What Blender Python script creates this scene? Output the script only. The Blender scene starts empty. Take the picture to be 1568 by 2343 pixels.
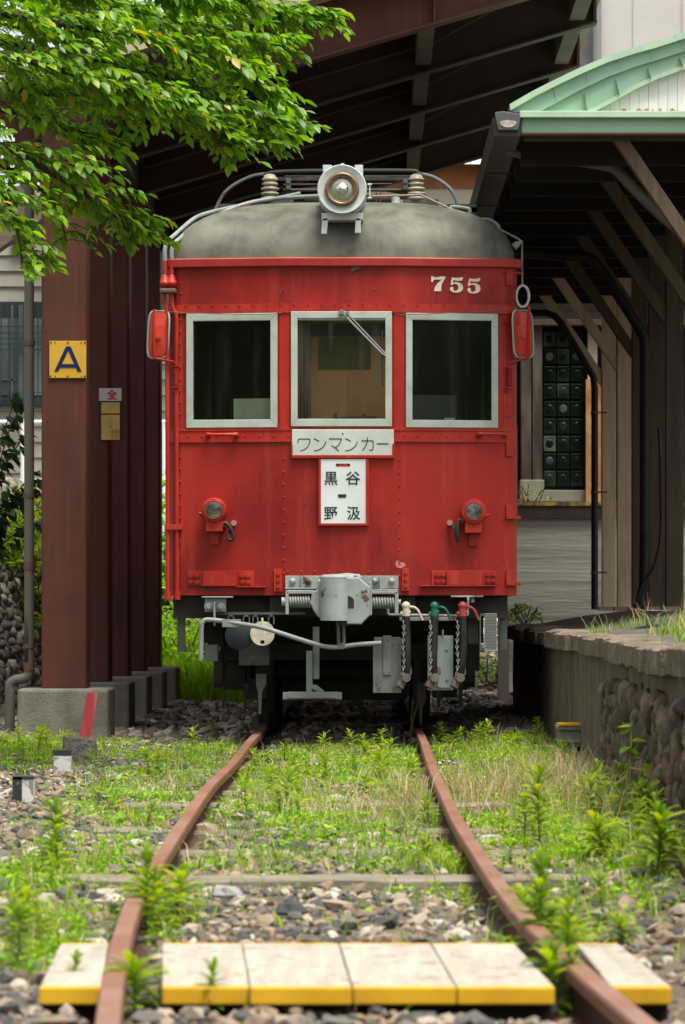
import bpy, math, random
import numpy as np
from mathutils import Vector, Matrix
from mathutils.noise import noise as mnoise
random.seed(7); RNG = np.random.default_rng(7)
SC = bpy.context.scene; COL = SC.collection

# ------------------------------------------------------------------ camera, sky, sun, exposure
EYE = 0.88                      # camera height above the rail tops, metres
cd = bpy.data.cameras.new("camera"); cam = bpy.data.objects.new("camera", cd); COL.objects.link(cam)
cam.location = (0, 0, EYE); cam.rotation_euler = (math.radians(90), 0, 0)
cd.sensor_fit = 'VERTICAL'; cd.sensor_height = 36; cd.sensor_width = 24
cd.lens = 122.9; cd.shift_x = -61/2343; cd.shift_y = 216.5/2343
cd.clip_start = .5; cd.clip_end = 900
cd.dof.use_dof = True; cd.dof.focus_distance = 23.8; cd.dof.aperture_fstop = 7.0
SC.camera = cam
SUN_EL, SUN_AZ = math.radians(70), math.radians(142)
w = bpy.data.worlds.new("World"); SC.world = w; w.use_nodes = True
nt = w.node_tree; bg = nt.nodes['Background']
sky = nt.nodes.new('ShaderNodeTexSky'); sky.sky_type = 'NISHITA'; sky.sun_disc = False
sky.sun_elevation = SUN_EL; sky.sun_rotation = SUN_AZ; sky.air_density = 1.0; sky.dust_density = 4.0
hs = nt.nodes.new('ShaderNodeHueSaturation'); hs.inputs['Saturation'].default_value = .22
nt.links.new(sky.outputs[0], hs.inputs['Color']); nt.links.new(hs.outputs[0], bg.inputs[0])
bg.inputs[1].default_value = .15
sl = bpy.data.lights.new("sun", 'SUN'); sl.energy = 2.8; sl.angle = math.radians(28); sl.color = (1, .93, .79)
so = bpy.data.objects.new("sun", sl); COL.objects.link(so)
sv = Vector((math.sin(SUN_AZ)*math.cos(SUN_EL), math.cos(SUN_AZ)*math.cos(SUN_EL), math.sin(SUN_EL)))
so.rotation_euler = (-sv).to_track_quat('-Z', 'Y').to_euler()
SC.view_settings.view_transform = 'Standard'; SC.view_settings.look = 'None'
SC.view_settings.exposure = 0.82; SC.view_settings.gamma = 1.0
SC.cycles.max_bounces = 6; SC.cycles.transparent_max_bounces = 12
SC.cycles.use_denoising = True

# ------------------------------------------------------------------ materials
def M(name, c, r=.6, c2=None, sc=3., f=(.4, .65), metal=0, bump=0, bsc=40, streak=None, chip=None, chip2=None, rand=0, trans=0, squash=(1, 1, 1), spec=.28, rough2=None, stripes=None):
    """weathered surface: base c, blotches c2, vertical streaks, flaked chips; rand = per-piece brightness spread"""
    m = bpy.data.materials.new(name); m.use_nodes = True; t = m.node_tree; N = t.nodes; L = t.links
    b = N['Principled BSDF']; b.inputs['Roughness'].default_value = r; b.inputs['Metallic'].default_value = metal
    b.inputs['Specular IOR Level'].default_value = spec
    g = N.new('ShaderNodeNewGeometry')
    def tex(scale, sq=(1, 1, 1), det=6, rough=.6):
        mp = N.new('ShaderNodeMapping'); mp.inputs['Scale'].default_value = sq
        L.new(g.outputs['Position'], mp.inputs['Vector'])
        n = N.new('ShaderNodeTexNoise'); n.inputs['Scale'].default_value = scale; n.inputs['Detail'].default_value = det
        n.inputs['Roughness'].default_value = rough
        L.new(mp.outputs[0], n.inputs['Vector']); return n.outputs['Fac']
    def ramp(fac, a, bb):
        q = N.new('ShaderNodeMapRange'); q.inputs[1].default_value = a; q.inputs[2].default_value = bb
        L.new(fac, q.inputs[0]); return q.outputs[0]
    def mix(fac, A, B, amt=1.):
        q = N.new('ShaderNodeMix'); q.data_type = 'RGBA'
        if fac is None: q.inputs[0].default_value = amt
        elif amt != 1.:
            k = N.new('ShaderNodeMath'); k.operation = 'MULTIPLY'; k.inputs[1].default_value = amt
            L.new(fac, k.inputs[0]); L.new(k.outputs[0], q.inputs[0])
        else: L.new(fac, q.inputs[0])
        for s, v in ((6, A), (7, B)):
            if isinstance(v, tuple): q.inputs[s].default_value = (*v, 1)
            else: L.new(v, q.inputs[s])
        return q.outputs[2]
    cur = mix(None, c, c, 0)
    if c2: cur = mix(ramp(tex(sc, squash), *f), cur, c2)
    if stripes:
        cc, ssc, ax, amt = stripes
        sq = [.02, .02, .02]; sq[ax] = 1
        cur = mix(ramp(tex(ssc, tuple(sq), 3), .42, .62), cur, cc, amt)
    if streak:
        cc, ssc, amt = streak; cur = mix(ramp(tex(ssc, (1, 1, .05)), .5, .72), cur, cc, amt)
    for ch in (chip, chip2):
        if ch:
            cc, csc, thr = ch; cur = mix(ramp(tex(csc, det=4), thr, thr+.03), cur, cc)
    if rand:
        h = N.new('ShaderNodeHueSaturation'); q = N.new('ShaderNodeMapRange'); q.inputs[3].default_value = 1-rand; q.inputs[4].default_value = 1+rand
        L.new(g.outputs['Random Per Island'], q.inputs[0]); L.new(q.outputs[0], h.inputs['Value']); L.new(cur, h.inputs['Color'])
        cur = h.outputs[0]
    L.new(cur, b.inputs['Base Color'])
    if rough2 is not None: L.new(mix(ramp(tex(sc*2), .35, .7), (r,)*3, (rough2,)*3), b.inputs['Roughness'])
    if bump:
        bp = N.new('ShaderNodeBump'); bp.inputs['Strength'].default_value = bump; bp.inputs['Distance'].default_value = .02
        L.new(tex(bsc, squash if squash != (1, 1, 1) else (1, 1, 1)), bp.inputs['Height']); L.new(bp.outputs[0], b.inputs['Normal'])
    if trans:
        tr = N.new('ShaderNodeBsdfTranslucent'); h2 = N.new('ShaderNodeHueSaturation'); h2.inputs['Saturation'].default_value = 1.15; h2.inputs['Value'].default_value = 1.5
        L.new(cur, h2.inputs['Color']); L.new(h2.outputs[0], tr.inputs[0])
        ms = N.new('ShaderNodeMixShader'); ms.inputs[0].default_value = trans
        L.new(b.outputs[0], ms.inputs[1]); L.new(tr.outputs[0], ms.inputs[2]); L.new(ms.outputs[0], N['Material Output'].inputs[0])
    return m
def Mramp(name, stops, r=.8, trans=0, noise_sc=2., var=.35, bump=0, spec=.3):
    """per-island random colour along a ramp (leaves, stones, blades)"""
    m = M(name, (.1, .1, .1), r=r, trans=trans, bump=bump, spec=spec); t = m.node_tree; N = t.nodes; L = t.links; b = N['Principled BSDF']
    g = N['Geometry']; cr = N.new('ShaderNodeValToRGB'); e = cr.color_ramp.elements
    while len(e) < len(stops): e.new(.5)
    for k, (p, c) in enumerate(stops): e[k].position = p; e[k].color = (*c, 1)
    n = N.new('ShaderNodeTexNoise'); n.inputs['Scale'].default_value = noise_sc
    L.new(g.outputs['Position'], n.inputs['Vector'])
    a = N.new('ShaderNodeMath'); a.operation = 'MULTIPLY_ADD'; a.inputs[1].default_value = var*2; a.inputs[2].default_value = -var
    L.new(n.outputs['Fac'], a.inputs[0])
    s = N.new('ShaderNodeMath'); s.operation = 'ADD'; L.new(g.outputs['Random Per Island'], s.inputs[0]); L.new(a.outputs[0], s.inputs[1])
    L.new(s.outputs[0], cr.inputs[0]); old = b.inputs['Base Color'].links[0].from_socket
    for l in [l for l in L if l.from_socket == old]:
        to = l.to_socket; L.new(cr.outputs[0], to)
    return m
def Mglass(name, tint=(.9, .95, .92), refl=.08, dirt=.06):
    m = bpy.data.materials.new(name); m.use_nodes = True; t = m.node_tree; N = t.nodes; L = t.links
    tr = N.new('ShaderNodeBsdfTransparent'); tr.inputs[0].default_value = (*tint, 1)
    gl = N.new('ShaderNodeBsdfGlossy'); gl.inputs['Roughness'].default_value = .06
    df = N.new('ShaderNodeBsdfDiffuse'); df.inputs[0].default_value = (.35, .36, .33, 1)
    lw = N.new('ShaderNodeFresnel'); lw.inputs[0].default_value = 1.45
    a = N.new('ShaderNodeMixShader'); L.new(lw.outputs[0], a.inputs[0]); L.new(tr.outputs[0], a.inputs[1]); L.new(gl.outputs[0], a.inputs[2])
    nz = N.new('ShaderNodeTexNoise'); nz.inputs['Scale'].default_value = 2.2; g = N.new('ShaderNodeNewGeometry')
    mp = N.new('ShaderNodeMapping'); mp.inputs['Scale'].default_value = (6, 6, .6); L.new(g.outputs['Position'], mp.inputs[0]); L.new(mp.outputs[0], nz.inputs['Vector'])
    q = N.new('ShaderNodeMapRange'); q.inputs[1].default_value = .5; q.inputs[2].default_value = .8; q.inputs[3].default_value = dirt*.3; q.inputs[4].default_value = dirt*2
    L.new(nz.outputs['Fac'], q.inputs[0])
    ms = N.new('ShaderNodeMixShader'); L.new(q.outputs[0], ms.inputs[0]); L.new(a.outputs[0], ms.inputs[1]); L.new(df.outputs[0], ms.inputs[2])
    L.new(ms.outputs[0], N['Material Output'].inputs[0]); return m

RED = M('faded_red_paint', (.325, .018, .011), .38, (.185, .008, .006), 1.15, f=(.43, .6), streak=((.41, .05, .032), 7, .6), chip2=((.46, .10, .07), 34, .735), chip=((.13, .06, .045), 13, .70), bump=.1, bsc=7, rough2=.6)
RED2 = M('red_trim_paint', (.38, .025, .014), .42, (.28, .016, .010), 4, chip=((.16, .08, .05), 20, .70), streak=((.56, .1, .06), 14, .35))
ROOFG = M('weathered_roof_canvas', (.14, .142, .108), .6, (.062, .064, .048), 2.8, f=(.4, .62), streak=((.21, .215, .18), 5, .45), bump=.12, bsc=12, chip=((.05, .05, .045), 24, .73))
FRAMEP = M('pale_grey_green_paint', (.42, .48, .43), .45, (.33, .38, .335), 6, streak=((.33, .36, .3), 25, .35))
PALE = M('pale_grey_paint', (.24, .27, .26), .5, (.17, .19, .18), 7, chip=((.13, .055, .03), 11, .66), streak=((.3, .3, .25), 12, .35), bump=.1, bsc=30)
PALED = M('grimy_grey_paint', (.11, .125, .115), .6, (.06, .068, .062), 6, chip=((.1, .05, .03), 13, .66), bump=.1)
GRIME = M('underframe_grime', (.022, .02, .018), .8, (.045, .035, .028), 6, bump=.2)
BLACKR = M('black_rubber', (.014, .014, .014), .55, (.03, .03, .028), 10)
BLACKM = M('black_painted_steel', (.014, .014, .014), .5, (.03, .028, .025), 8)
WHITEP = M('white_enamel', (.66, .71, .7), .3, (.58, .62, .6), 3)
WHITEO = M('aged_white_board', (.53, .58, .53), .4, (.43, .47, .42), 4, chip=((.3, .31, .27), 18, .7))
INK = M('dark_lettering', (.012, .03, .035), .5)
NUMW = M('cream_lettering', (.72, .68, .58), .5, (.6, .55, .45), 20)
GREENV = M('green_valve_paint', (.01, .14, .085), .4, (.008, .09, .06), 20)
REDV = M('dull_red_valve_paint', (.34, .05, .05), .45, (.25, .035, .03), 20)
CREAMV = M('cream_valve_paint', (.6, .57, .45), .5, (.45, .4, .3), 20)
BRASS = M('tarnished_brass', (.28, .2, .12), .4, (.17, .11, .07), 18, metal=.7)
PORC = M('porcelain', (.36, .33, .25), .35, (.22, .19, .14), 9)
PARTN = M('tan_panelling', (.72, .44, .22), .6, (.62, .37, .18), 3)
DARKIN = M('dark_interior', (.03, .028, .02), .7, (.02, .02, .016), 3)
PAPER = M('green_notice_panel', (.14, .14, .03), .6, (.09, .1, .03), 3)
SEATG = M('mint_cab_panel', (.62, .8, .68), .6, (.5, .66, .56), 5)
POLE = M('varnished_pole', (.2, .2, .07), .3)
GLASS = Mglass('window_glass', tint=(.97, .95, .9), dirt=.015)
GLASSC = Mglass('streaked_window_glass', tint=(.97, .95, .9), dirt=.055)
LENS = M('lamp_lens_glass', (.3, .33, .24), .08, (.2, .22, .15), 8, spec=.9)
CHROME = M('chrome_reflector', (.75, .75, .72), .12, metal=1)
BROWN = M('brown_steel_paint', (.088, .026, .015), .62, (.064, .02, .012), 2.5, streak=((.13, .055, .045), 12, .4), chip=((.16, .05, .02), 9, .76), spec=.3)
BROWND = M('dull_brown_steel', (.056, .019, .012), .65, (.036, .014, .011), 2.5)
CONC = M('weathered_concrete', (.2, .2, .16), .9, (.13, .13, .1), 5, streak=((.09, .085, .065), 8, .5), bump=.4, bsc=70)
CONCL = M('light_concrete', (.27, .26, .215), .9, (.2, .2, .165), 4, bump=.3, bsc=60, streak=((.14, .13, .1), 10, .4))
DECK = M('tan_roof_deck', (.27, .2, .14), .7, (.2, .15, .1), 3)
PURL = M('lit_brown_purlin', (.15, .1, .075), .75, (.11, .075, .055), 3)  # paler than the rafters, standing for the lit side of the purlins
DECKD = M('dark_roof_deck', (.03, .017, .014), .8, (.022, .013, .011), 3)
CGREEN = M('mint_green_paint', (.3, .5, .36), .5, (.26, .43, .31), 2.5, chip=((.25, .11, .04), 7, .735), streak=((.4, .52, .36), 6, .4))
CGREENL = M('pale_mint_trim', (.42, .57, .4), .5, (.36, .5, .36), 4, chip=((.22, .1, .03), 9, .68))
SIDINGW = M('white_gable_boards', (.72, .73, .7), .6, (.62, .62, .58), 5)
WOOD = M('lit_weathered_timber', (.7, .57, .38), .7, (.58, .46, .29), 3, squash=(6, 6, .5), streak=((.32, .23, .13), 22, .5), bump=.25, bsc=25)
WOODD = M('dark_timber', (.075, .056, .035), .8, (.05, .038, .024), 4, squash=(6, 6, .5))
WOODB = M('shaded_timber', (.022, .018, .013), .85, (.015, .012, .01), 4)  # near-black colour carries the shade under the canopy
OLDW = M('grey_weathered_post', (.13, .11, .085), .85, (.05, .042, .033), 2.4, squash=(3, 3, .5), f=(.42, .6))
GUT = M('dark_gutter_metal', (.04, .037, .03), .4, (.07, .06, .045), 3)
PVC = M('grey_drainpipe', (.10, .092, .074), .5, (.105, .095, .075), 3)
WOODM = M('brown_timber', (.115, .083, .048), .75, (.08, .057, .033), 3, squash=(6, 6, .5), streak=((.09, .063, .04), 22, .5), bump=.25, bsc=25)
# ------------------------------------------------------------------ mesh builder
def _ring(c, a, b, r, n, ph=0): return [c + a*(r*math.cos(ph+2*math.pi*k/n)) + b*(r*math.sin(ph+2*math.pi*k/n)) for k in range(n)]
def _frame(d):
    d = Vector(d).normalized(); a = d.orthogonal().normalized(); return a, d.cross(a).normalized()
class MB:
    def __init__(s): s.v = []; s.f = []; s.m = []; s.s = []
    def add(s, vs, fs, mi=0, sm=False):
        o = len(s.v); s.v += [tuple(p) for p in vs]
        for f in fs: s.f.append([o+i for i in f]); s.m.append(mi); s.s.append(sm)
        return s
    def box(s, x0, x1, y0, y1, z0, z1, mi=0):
        v = [(x, y, z) for z in (z0, z1) for y in (y0, y1) for x in (x0, x1)]
        return s.add(v, [(0, 2, 3, 1), (4, 5, 7, 6), (0, 1, 5, 4), (2, 6, 7, 3), (0, 4, 6, 2), (1, 3, 7, 5)], mi)
    def bar(s, p0, p1, wd, ht, up=(0, 0, 1), mi=0):
        p0, p1 = Vector(p0), Vector(p1); d = (p1-p0).normalized(); sd = d.cross(Vector(up)).normalized(); u = sd.cross(d)
        v = [p+sd*(a*wd/2)+u*(b*ht/2) for p in (p0, p1) for a, b in ((-1, -1), (1, -1), (1, 1), (-1, 1))]
        return s.add(v, [(0, 1, 2, 3), (7, 6, 5, 4), (0, 4, 5, 1), (1, 5, 6, 2), (2, 6, 7, 3), (3, 7, 4, 0)], mi)
    def cyl(s, p0, p1, r0, r1=None, n=14, mi=0, sm=True, cap=True):
        p0, p1 = Vector(p0), Vector(p1); r1 = r0 if r1 is None else r1; a, b = _frame(p1-p0)
        s.add(_ring(p0, a, b, r0, n)+_ring(p1, a, b, r1, n), [(k, (k+1) % n, n+(k+1) % n, n+k) for k in range(n)], mi, sm)
        if cap: s.add(_ring(p0, a, b, r0, n), [tuple(range(n))[::-1]], mi); s.add(_ring(p1, a, b, r1, n), [tuple(range(n))], mi)
        return s
    def tube(s, pts, r, n=8, mi=0, closed=False):
        P = [Vector(p) for p in pts]; rr = r if isinstance(r, (list, tuple)) else [r]*len(P)
        N = len(P); vs = []; a = None
        for i in range(N):
            d = (P[(i+1) % N] - P[i-1]) if closed else (P[min(i+1, N-1)]-P[max(i-1, 0)])
            d.normalize()
            a = d.orthogonal().normalized() if a is None else (a - d*a.dot(d)).normalized()
            vs += _ring(P[i], a, d.cross(a), rr[i], n)
        fs = [(i*n+k, i*n+(k+1) % n, ((i+1) % N)*n+(k+1) % n, ((i+1) % N)*n+k) for i in range(N if closed else N-1) for k in range(n)]
        s.add(vs, fs, mi, True)
        if not closed: s.add(vs[:n], [tuple(range(n))[::-1]], mi); s.add(vs[-n:], [tuple(range(n))], mi)
        return s
    def lathe(s, prof, c, ax=(0, -1, 0), n=24, mi=0, sm=True):
        """prof: (distance along axis, radius)"""
        c = Vector(c); ax = Vector(ax).normalized(); a, b = _frame(ax); vs = []
        for h, r in prof: vs += _ring(c+ax*h, a, b, max(r, 1e-4), n)
        return s.add(vs, [(i*n+k, i*n+(k+1) % n, (i+1)*n+(k+1) % n, (i+1)*n+k) for i in range(len(prof)-1) for k in range(n)], mi, sm)
    def prism(s, poly, y0, y1, mi=0):
        """poly of (x,z) extruded from y0 to y1 (front = y0)"""
        n = len(poly); A = [(x, y0, z) for x, z in poly]; B = [(x, y1, z) for x, z in poly]
        return s.add(A+B, [tuple(range(n)), tuple(range(2*n-1, n-1, -1))]+[(k, n+k, n+(k+1) % n, (k+1) % n) for k in range(n)], mi)
    def ribbon(s, pts, wd, y0, y1, mi=0):
        """flat painted stroke with rounded ends in the xz plane"""
        P = [Vector((p[0], p[1])) for p in pts]
        for i in range(len(P)-1):
            d = (P[i+1]-P[i]).normalized(); nn = Vector((-d.y, d.x))*wd/2
            q = [P[i]+nn, P[i]-nn, P[i+1]-nn, P[i+1]+nn]; s.prism([(p.x, p.y) for p in q], y0+.0002*i, y1, mi)
        for i, p in enumerate(P): s.prism([(p.x+wd/2*math.cos(k*math.pi/5), p.y+wd/2*math.sin(k*math.pi/5)) for k in range(10)], y0+.0001-.0002*(i % 2), y1, mi)
        return s
    def rivet(s, x, z, r=.009, y=0, mi=0):
        n = 7; v = [(x+r*math.cos(2*math.pi*k/n), y, z+r*math.sin(2*math.pi*k/n)) for k in range(n)]
        v += [(x+.6*r*math.cos(2*math.pi*k/n), y-r*.7, z+.6*r*math.sin(2*math.pi*k/n)) for k in range(n)]
        return s.add(v, [(k, (k+1) % n, n+(k+1) % n, n+k) for k in range(n)]+[tuple(range(n, 2*n))], mi, False)
    def bolt(s, x, z, r=.02, y=0, h=None, mi=0):
        h = h or r*.8
        s.cyl((x, y, z), (x, y-h*.45, z), r*1.15, n=12, mi=mi, sm=False); return s.cyl((x, y-h*.45, z), (x, y-h, z), r*.75, r*.65, n=6, mi=mi, sm=False)
    def spring(s, x0, x1, y, z, R, r, turns, mi=0):
        N = turns*12
        return s.tube([(x0+(x1-x0)*k/N, y+R*math.cos(k*math.pi/6), z+R*math.sin(k*math.pi/6)) for k in range(N+1)], r, 6, mi)
    def map(s, fn): s.v = [tuple(fn(*p)) for p in s.v]; return s
SPLIT = {'brake_rigging', 'equipment_box', 'step_bracket', 'collector_horn', 'guard_bracket', 'rust_patch', 'bracket', 'life_guard', 'step_hanger', 'roof_walkway', 'spring_bracket', 'pantograph_clamp', 'rust_stain', 'roof_handle', 'stay_wire', 'bargeboard_seam', 'plinth', 'grab_pole', 'pipe_clip'}
def clusters(mb):
    """split a builder into its separate pieces (chunks whose bounds touch stay together)"""
    import collections
    par = list(range(len(mb.v)))
    def fd(a):
        while par[a] != a: par[a] = par[par[a]]; a = par[a]
        return a
    for f in mb.f:
        for i in f[1:]: par[fd(i)] = fd(f[0])
    g = collections.defaultdict(list)
    for i in range(len(mb.v)): g[fd(i)].append(i)
    bb = []
    for k, ids in g.items():
        a = np.array([mb.v[i] for i in ids]); bb.append([k, a.min(0)-.002, a.max(0)+.002])
    p2 = list(range(len(bb)))
    def f2(a):
        while p2[a] != a: a = p2[a]
        return a
    for i in range(len(bb)):
        for j in range(i):
            if (bb[i][1] <= bb[j][2]).all() and (bb[j][1] <= bb[i][2]).all(): p2[f2(i)] = f2(j)
    cid = {bb[i][0]: f2(i) for i in range(len(bb))}; out = {}
    for f, mi, sm in zip(mb.f, mb.m, mb.s):
        c = cid[fd(f[0])]; n, mp = out.setdefault(c, (MB(), {}))
        for i in f:
            if i not in mp: mp[i] = len(n.v); n.v.append(mb.v[i])
        n.f.append([mp[i] for i in f]); n.m.append(mi); n.s.append(sm)
    return [n for n, _ in out.values()]
def obj_from(name, me, parent=None, kind=None):
    o = bpy.data.objects.new(name, me); COL.objects.link(o)
    if parent is not None: o.parent = parent
    if kind: o['kind'] = kind
    return o
def worldloc(o):
    l = Vector((0, 0, 0))
    while o is not None: l += o.location; o = o.parent
    return l
def build(mb, name, mats, parent=None, origin=None, bevel=0, kind=None, seg=2):
    """link a builder's world-space geometry as ONE mesh object"""
    if name in SPLIT:
        cs = clusters(mb)
        if len(cs) > 1:
            return [build(c, name+' ', mats, parent, origin, bevel, kind, seg) for c in cs][0]
    name = name.strip()
    if not isinstance(mats, (list, tuple)): mats = [mats]
    off = worldloc(parent) if parent is not None else Vector((0, 0, 0))
    org = Vector(origin) if origin is not None else off
    me = bpy.data.meshes.new(name); me.from_pydata([(p[0]-org.x, p[1]-org.y, p[2]-org.z) for p in mb.v], [], mb.f)
    for m in mats: me.materials.append(m)
    me.polygons.foreach_set('material_index', mb.m); me.polygons.foreach_set('use_smooth', mb.s); me.update()
    o = obj_from(name, me, parent, kind); o.location = org-off
    if bevel:
        b = o.modifiers.new('bevel', 'BEVEL'); b.width = bevel; b.segments = seg; b.limit_method = 'ANGLE'; b.angle_limit = math.radians(50)
    return o
def tag(o, label, cat, group=None, kind=None):
    o['label'] = label; o['category'] = cat
    if group: o['group'] = group
    if kind: o['kind'] = kind
    return o
def thing(name, loc, label, cat, group=None):
    o = bpy.data.objects.new(name, None); COL.objects.link(o); o.location = loc; o.empty_display_size = .2
    return tag(o, label, cat, group)
def dup(root, loc, rz=0, scale=1):
    r = root.copy(); COL.objects.link(r); r.location = loc; r.rotation_euler = (0, 0, rz); r.scale = (scale,)*3
    for ch in root.children:
        c = ch.copy(); COL.objects.link(c); c.parent = r
        for g in ch.children: d = g.copy(); COL.objects.link(d); d.parent = c
    return r
def np_mesh(name, V, loops, sizes, mats, parent=None, kind=None, smooth=False, mi=None):
    me = bpy.data.meshes.new(name); me.vertices.add(len(V)); me.vertices.foreach_set('co', np.asarray(V, np.float32).ravel())
    me.loops.add(len(loops)); me.loops.foreach_set('vertex_index', np.asarray(loops, np.int32))
    me.polygons.add(len(sizes)); st = np.concatenate([[0], np.cumsum(sizes)[:-1]])
    me.polygons.foreach_set('loop_start', st.astype(np.int32)); me.polygons.foreach_set('loop_total', np.asarray(sizes, np.int32))
    for m in (mats if isinstance(mats, list) else [mats]): me.materials.append(m)
    if mi is not None: me.polygons.foreach_set('material_index', np.asarray(mi, np.int32))
    me.polygons.foreach_set('use_smooth', [smooth]*len(sizes)); me.update(calc_edges=True)
    return obj_from(name, me, parent, kind)
_gl = {}
def glyphs(mb, text, x0, x1, z0, z1, y0, y1, bold=0., mi=0):
    """lettering fitted into a box, a thin raised layer of paint"""
    c = bpy.data.curves.new("lettering", 'FONT'); c.body = text; c.offset = bold; c.resolution_u = 3
    o = bpy.data.objects.new("lettering", c); COL.objects.link(o)
    dg = bpy.context.evaluated_depsgraph_get(); dg.update()
    me = bpy.data.meshes.new_from_object(o.evaluated_get(dg))
    V = np.array([v.co[:2] for v in me.vertices]); F = [tuple(p.vertices) for p in me.polygons]
    bpy.data.objects.remove(o); bpy.data.curves.remove(c); bpy.data.meshes.remove(me)
    lo, hi = V.min(0), V.max(0); V = (V-lo)/(hi-lo)
    mb.add([(x0+(x1-x0)*p[0], y0, z0+(z1-z0)*p[1]) for p in V], F, mi)
S8 = 8000.
def P(px, py, d): return Vector(((px-845)*d/S8, d, EYE-(py-1388)*d/S8))      # a point read off the photograph at a chosen distance
def PX(px, d): return (px-845)*d/S8
def PZ(py, d): return EYE-(py-1388)*d/S8
def catmull(pts, k=6):
    P_ = [Vector(p) for p in pts]; out = []
    for i in range(len(P_)-1):
        a, b, c, d = P_[max(i-1, 0)], P_[i], P_[i+1], P_[min(i+2, len(P_)-1)]
        for j in range(k):
            t = j/k; out.append(.5*((2*b)+(c-a)*t+(2*a-5*b+4*c-d)*t*t+(3*b-a-3*c+d)*t**3))
    return out+[P_[-1]]
# ------------------------------------------------------------------ track line and ground heights
_tz = np.array([3.5, 5.5, 7.3, 8.2, 9.85, 11.3, 13.95, 17.66, 24, 60.]); _tx = np.array([.27, .13, .017, -.041, -.116, -.156, -.199, -.216, -.21, -.19])
_dz = np.linspace(3.5, 60, 1200); _dx = np.interp(_dz, _tz, _tx); _k = np.ones(31)/31
_dx[15:-15] = np.convolve(_dx, _k, 'valid')
def tx(y): return float(np.interp(y, _dz, _dx))
def sstep(a, b, x):
    t = min(1, max(0, (x-a)/(b-a))); return t*t*(3-2*t)
def gz(x, y):
    d = x-tx(min(max(y, 4), 59))
    z = -.105
    z += .075*sstep(.75, 1.25, d) + .03*sstep(-.9, -1.6, d) + .02*sstep(-1.6, -2.2, d)
    z -= .02*math.exp(-((abs(d)-.565)/.12)**2)
    z += .03*mnoise(Vector((x*1.3, y*1.1, 3.3))) + .012*mnoise(Vector((x*4, y*4, 8.1)))
    z += .75*sstep(36.5, 42, y)
    z += 1.7*sstep(-3.4, -4.2, x)*sstep(28, 30, y)
    return z
def gpt(px, py, h=None):
    """where the sight line through a photograph point meets the ground"""
    z = -.09
    for _ in range(4):
        d = (EYE-z)*S8/(py-1388); x = PX(px, d); z = gz(x, d)
    return Vector((x, d, z))
# ================================================================== THE RAILCAR
TX, TY, TL = -.183, 24.0, 13.6
def U(px): return (px-784)*.003
def Vz(py): return EYE-(py-1388)*.003
K_ = 1568/2160
def zc(x0, y0, s): return (lambda zx: U((x0+zx/s)*K_)), (lambda zy: Vz((y0+zy/s)*K_))
HW = 1.205
def fy(u):
    a = abs(u); y = max(0, a-.40)*.135
    if a > HW-.09:
        q = min(a-(HW-.09), .0899); y += .09-math.sqrt(max(0, .09**2-q*q))
    return y
def tm(x, y, z): return (TX+x, TY+fy(max(-HW, min(HW, x)))+y, z)
car = thing('railcar', (TX, TY, 0), 'old red electric railcar with grey domed roof standing nose-on beside the platform', 'train')
def part(mb, name, mats, parent=None, bevel=0, bend=True, label=None, origin=None):
    if bend: mb.map(tm)
    o = build(mb, name, mats, parent or car, origin, bevel)
    if label: o['label'] = label
    return o
us = sorted(set([round(v, 4) for v in list(np.linspace(-1.115, 1.115, 24))+[-.40, .40, U(425), U(635), U(666), U(897), U(929), U(1141)]+[s*(HW-.09+.09*math.sin(k*math.pi/10)) for s in (-1, 1) for k in range(1, 6)]]))
vs_ = [Vz(1362), 1.3, 1.7, Vz(978), Vz(715), Vz(655), Vz(594)]
wins = [(U(425), U(635)), (U(666), U(897)), (U(929), U(1141))]
mb = MB(); T = .06
def grid(mb, us, vs, hole, y_out, y_in):
    for i in range(len(us)-1):
        for j in range(len(vs)-1):
            um, vm = (us[i]+us[i+1])/2, (vs[j]+vs[j+1])/2
            if hole(um, vm): continue
            a, b, c, d = us[i], us[i+1], vs[j], vs[j+1]
            mb.add([(a, y_out, c), (b, y_out, c), (b, y_out, d), (a, y_out, d)], [(0, 1, 2, 3)], 0, True)
            mb.add([(a, y_in, c), (b, y_in, c), (b, y_in, d), (a, y_in, d)], [(3, 2, 1, 0)], 1)
            for (pa, pb, hu, hv) in (((a, c), (a, d), us[i]-.001, vm), ((b, d), (b, c), us[i+1]+.001, vm), ((b, c), (a, c), um, vs[j]-.001), ((a, d), (b, d), um, vs[j+1]+.001)):
                if hole(hu, hv) or not (us[0] < hu < us[-1] and vs[0] < hv < vs[-1]):
                    mb.add([(pa[0], y_out, pa[1]), (pa[0], y_in, pa[1]), (pb[0], y_in, pb[1]), (pb[0], y_out, pb[1])], [(0, 1, 2, 3)], 0)
grid(mb, us, vs_, lambda u, v: Vz(978) < v < Vz(715) and any(a < u < b for a, b in wins), 0, T)
mb.map(tm)
fo = fy(HW)
for s in (-1, 1):          # long sides and the far end
    x = TX+s*HW
    mb.box(min(x, x-s*.05), max(x, x-s*.05), TY+fo, TY+TL, vs_[0], vs_[-1])
mb.box(TX-HW+.05, TX+HW-.05, TY+TL-.06, TY+TL-.01, vs_[0], vs_[-1])
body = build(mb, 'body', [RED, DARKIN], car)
# floor, ceiling: dark saloon
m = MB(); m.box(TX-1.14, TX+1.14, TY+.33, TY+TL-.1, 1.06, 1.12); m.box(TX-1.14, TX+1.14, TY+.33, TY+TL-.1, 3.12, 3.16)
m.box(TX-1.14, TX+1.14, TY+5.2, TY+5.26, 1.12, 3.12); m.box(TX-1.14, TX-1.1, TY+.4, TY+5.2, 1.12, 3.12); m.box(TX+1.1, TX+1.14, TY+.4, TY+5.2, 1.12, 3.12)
build(m, 'saloon_lining', DARKIN, car)
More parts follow.
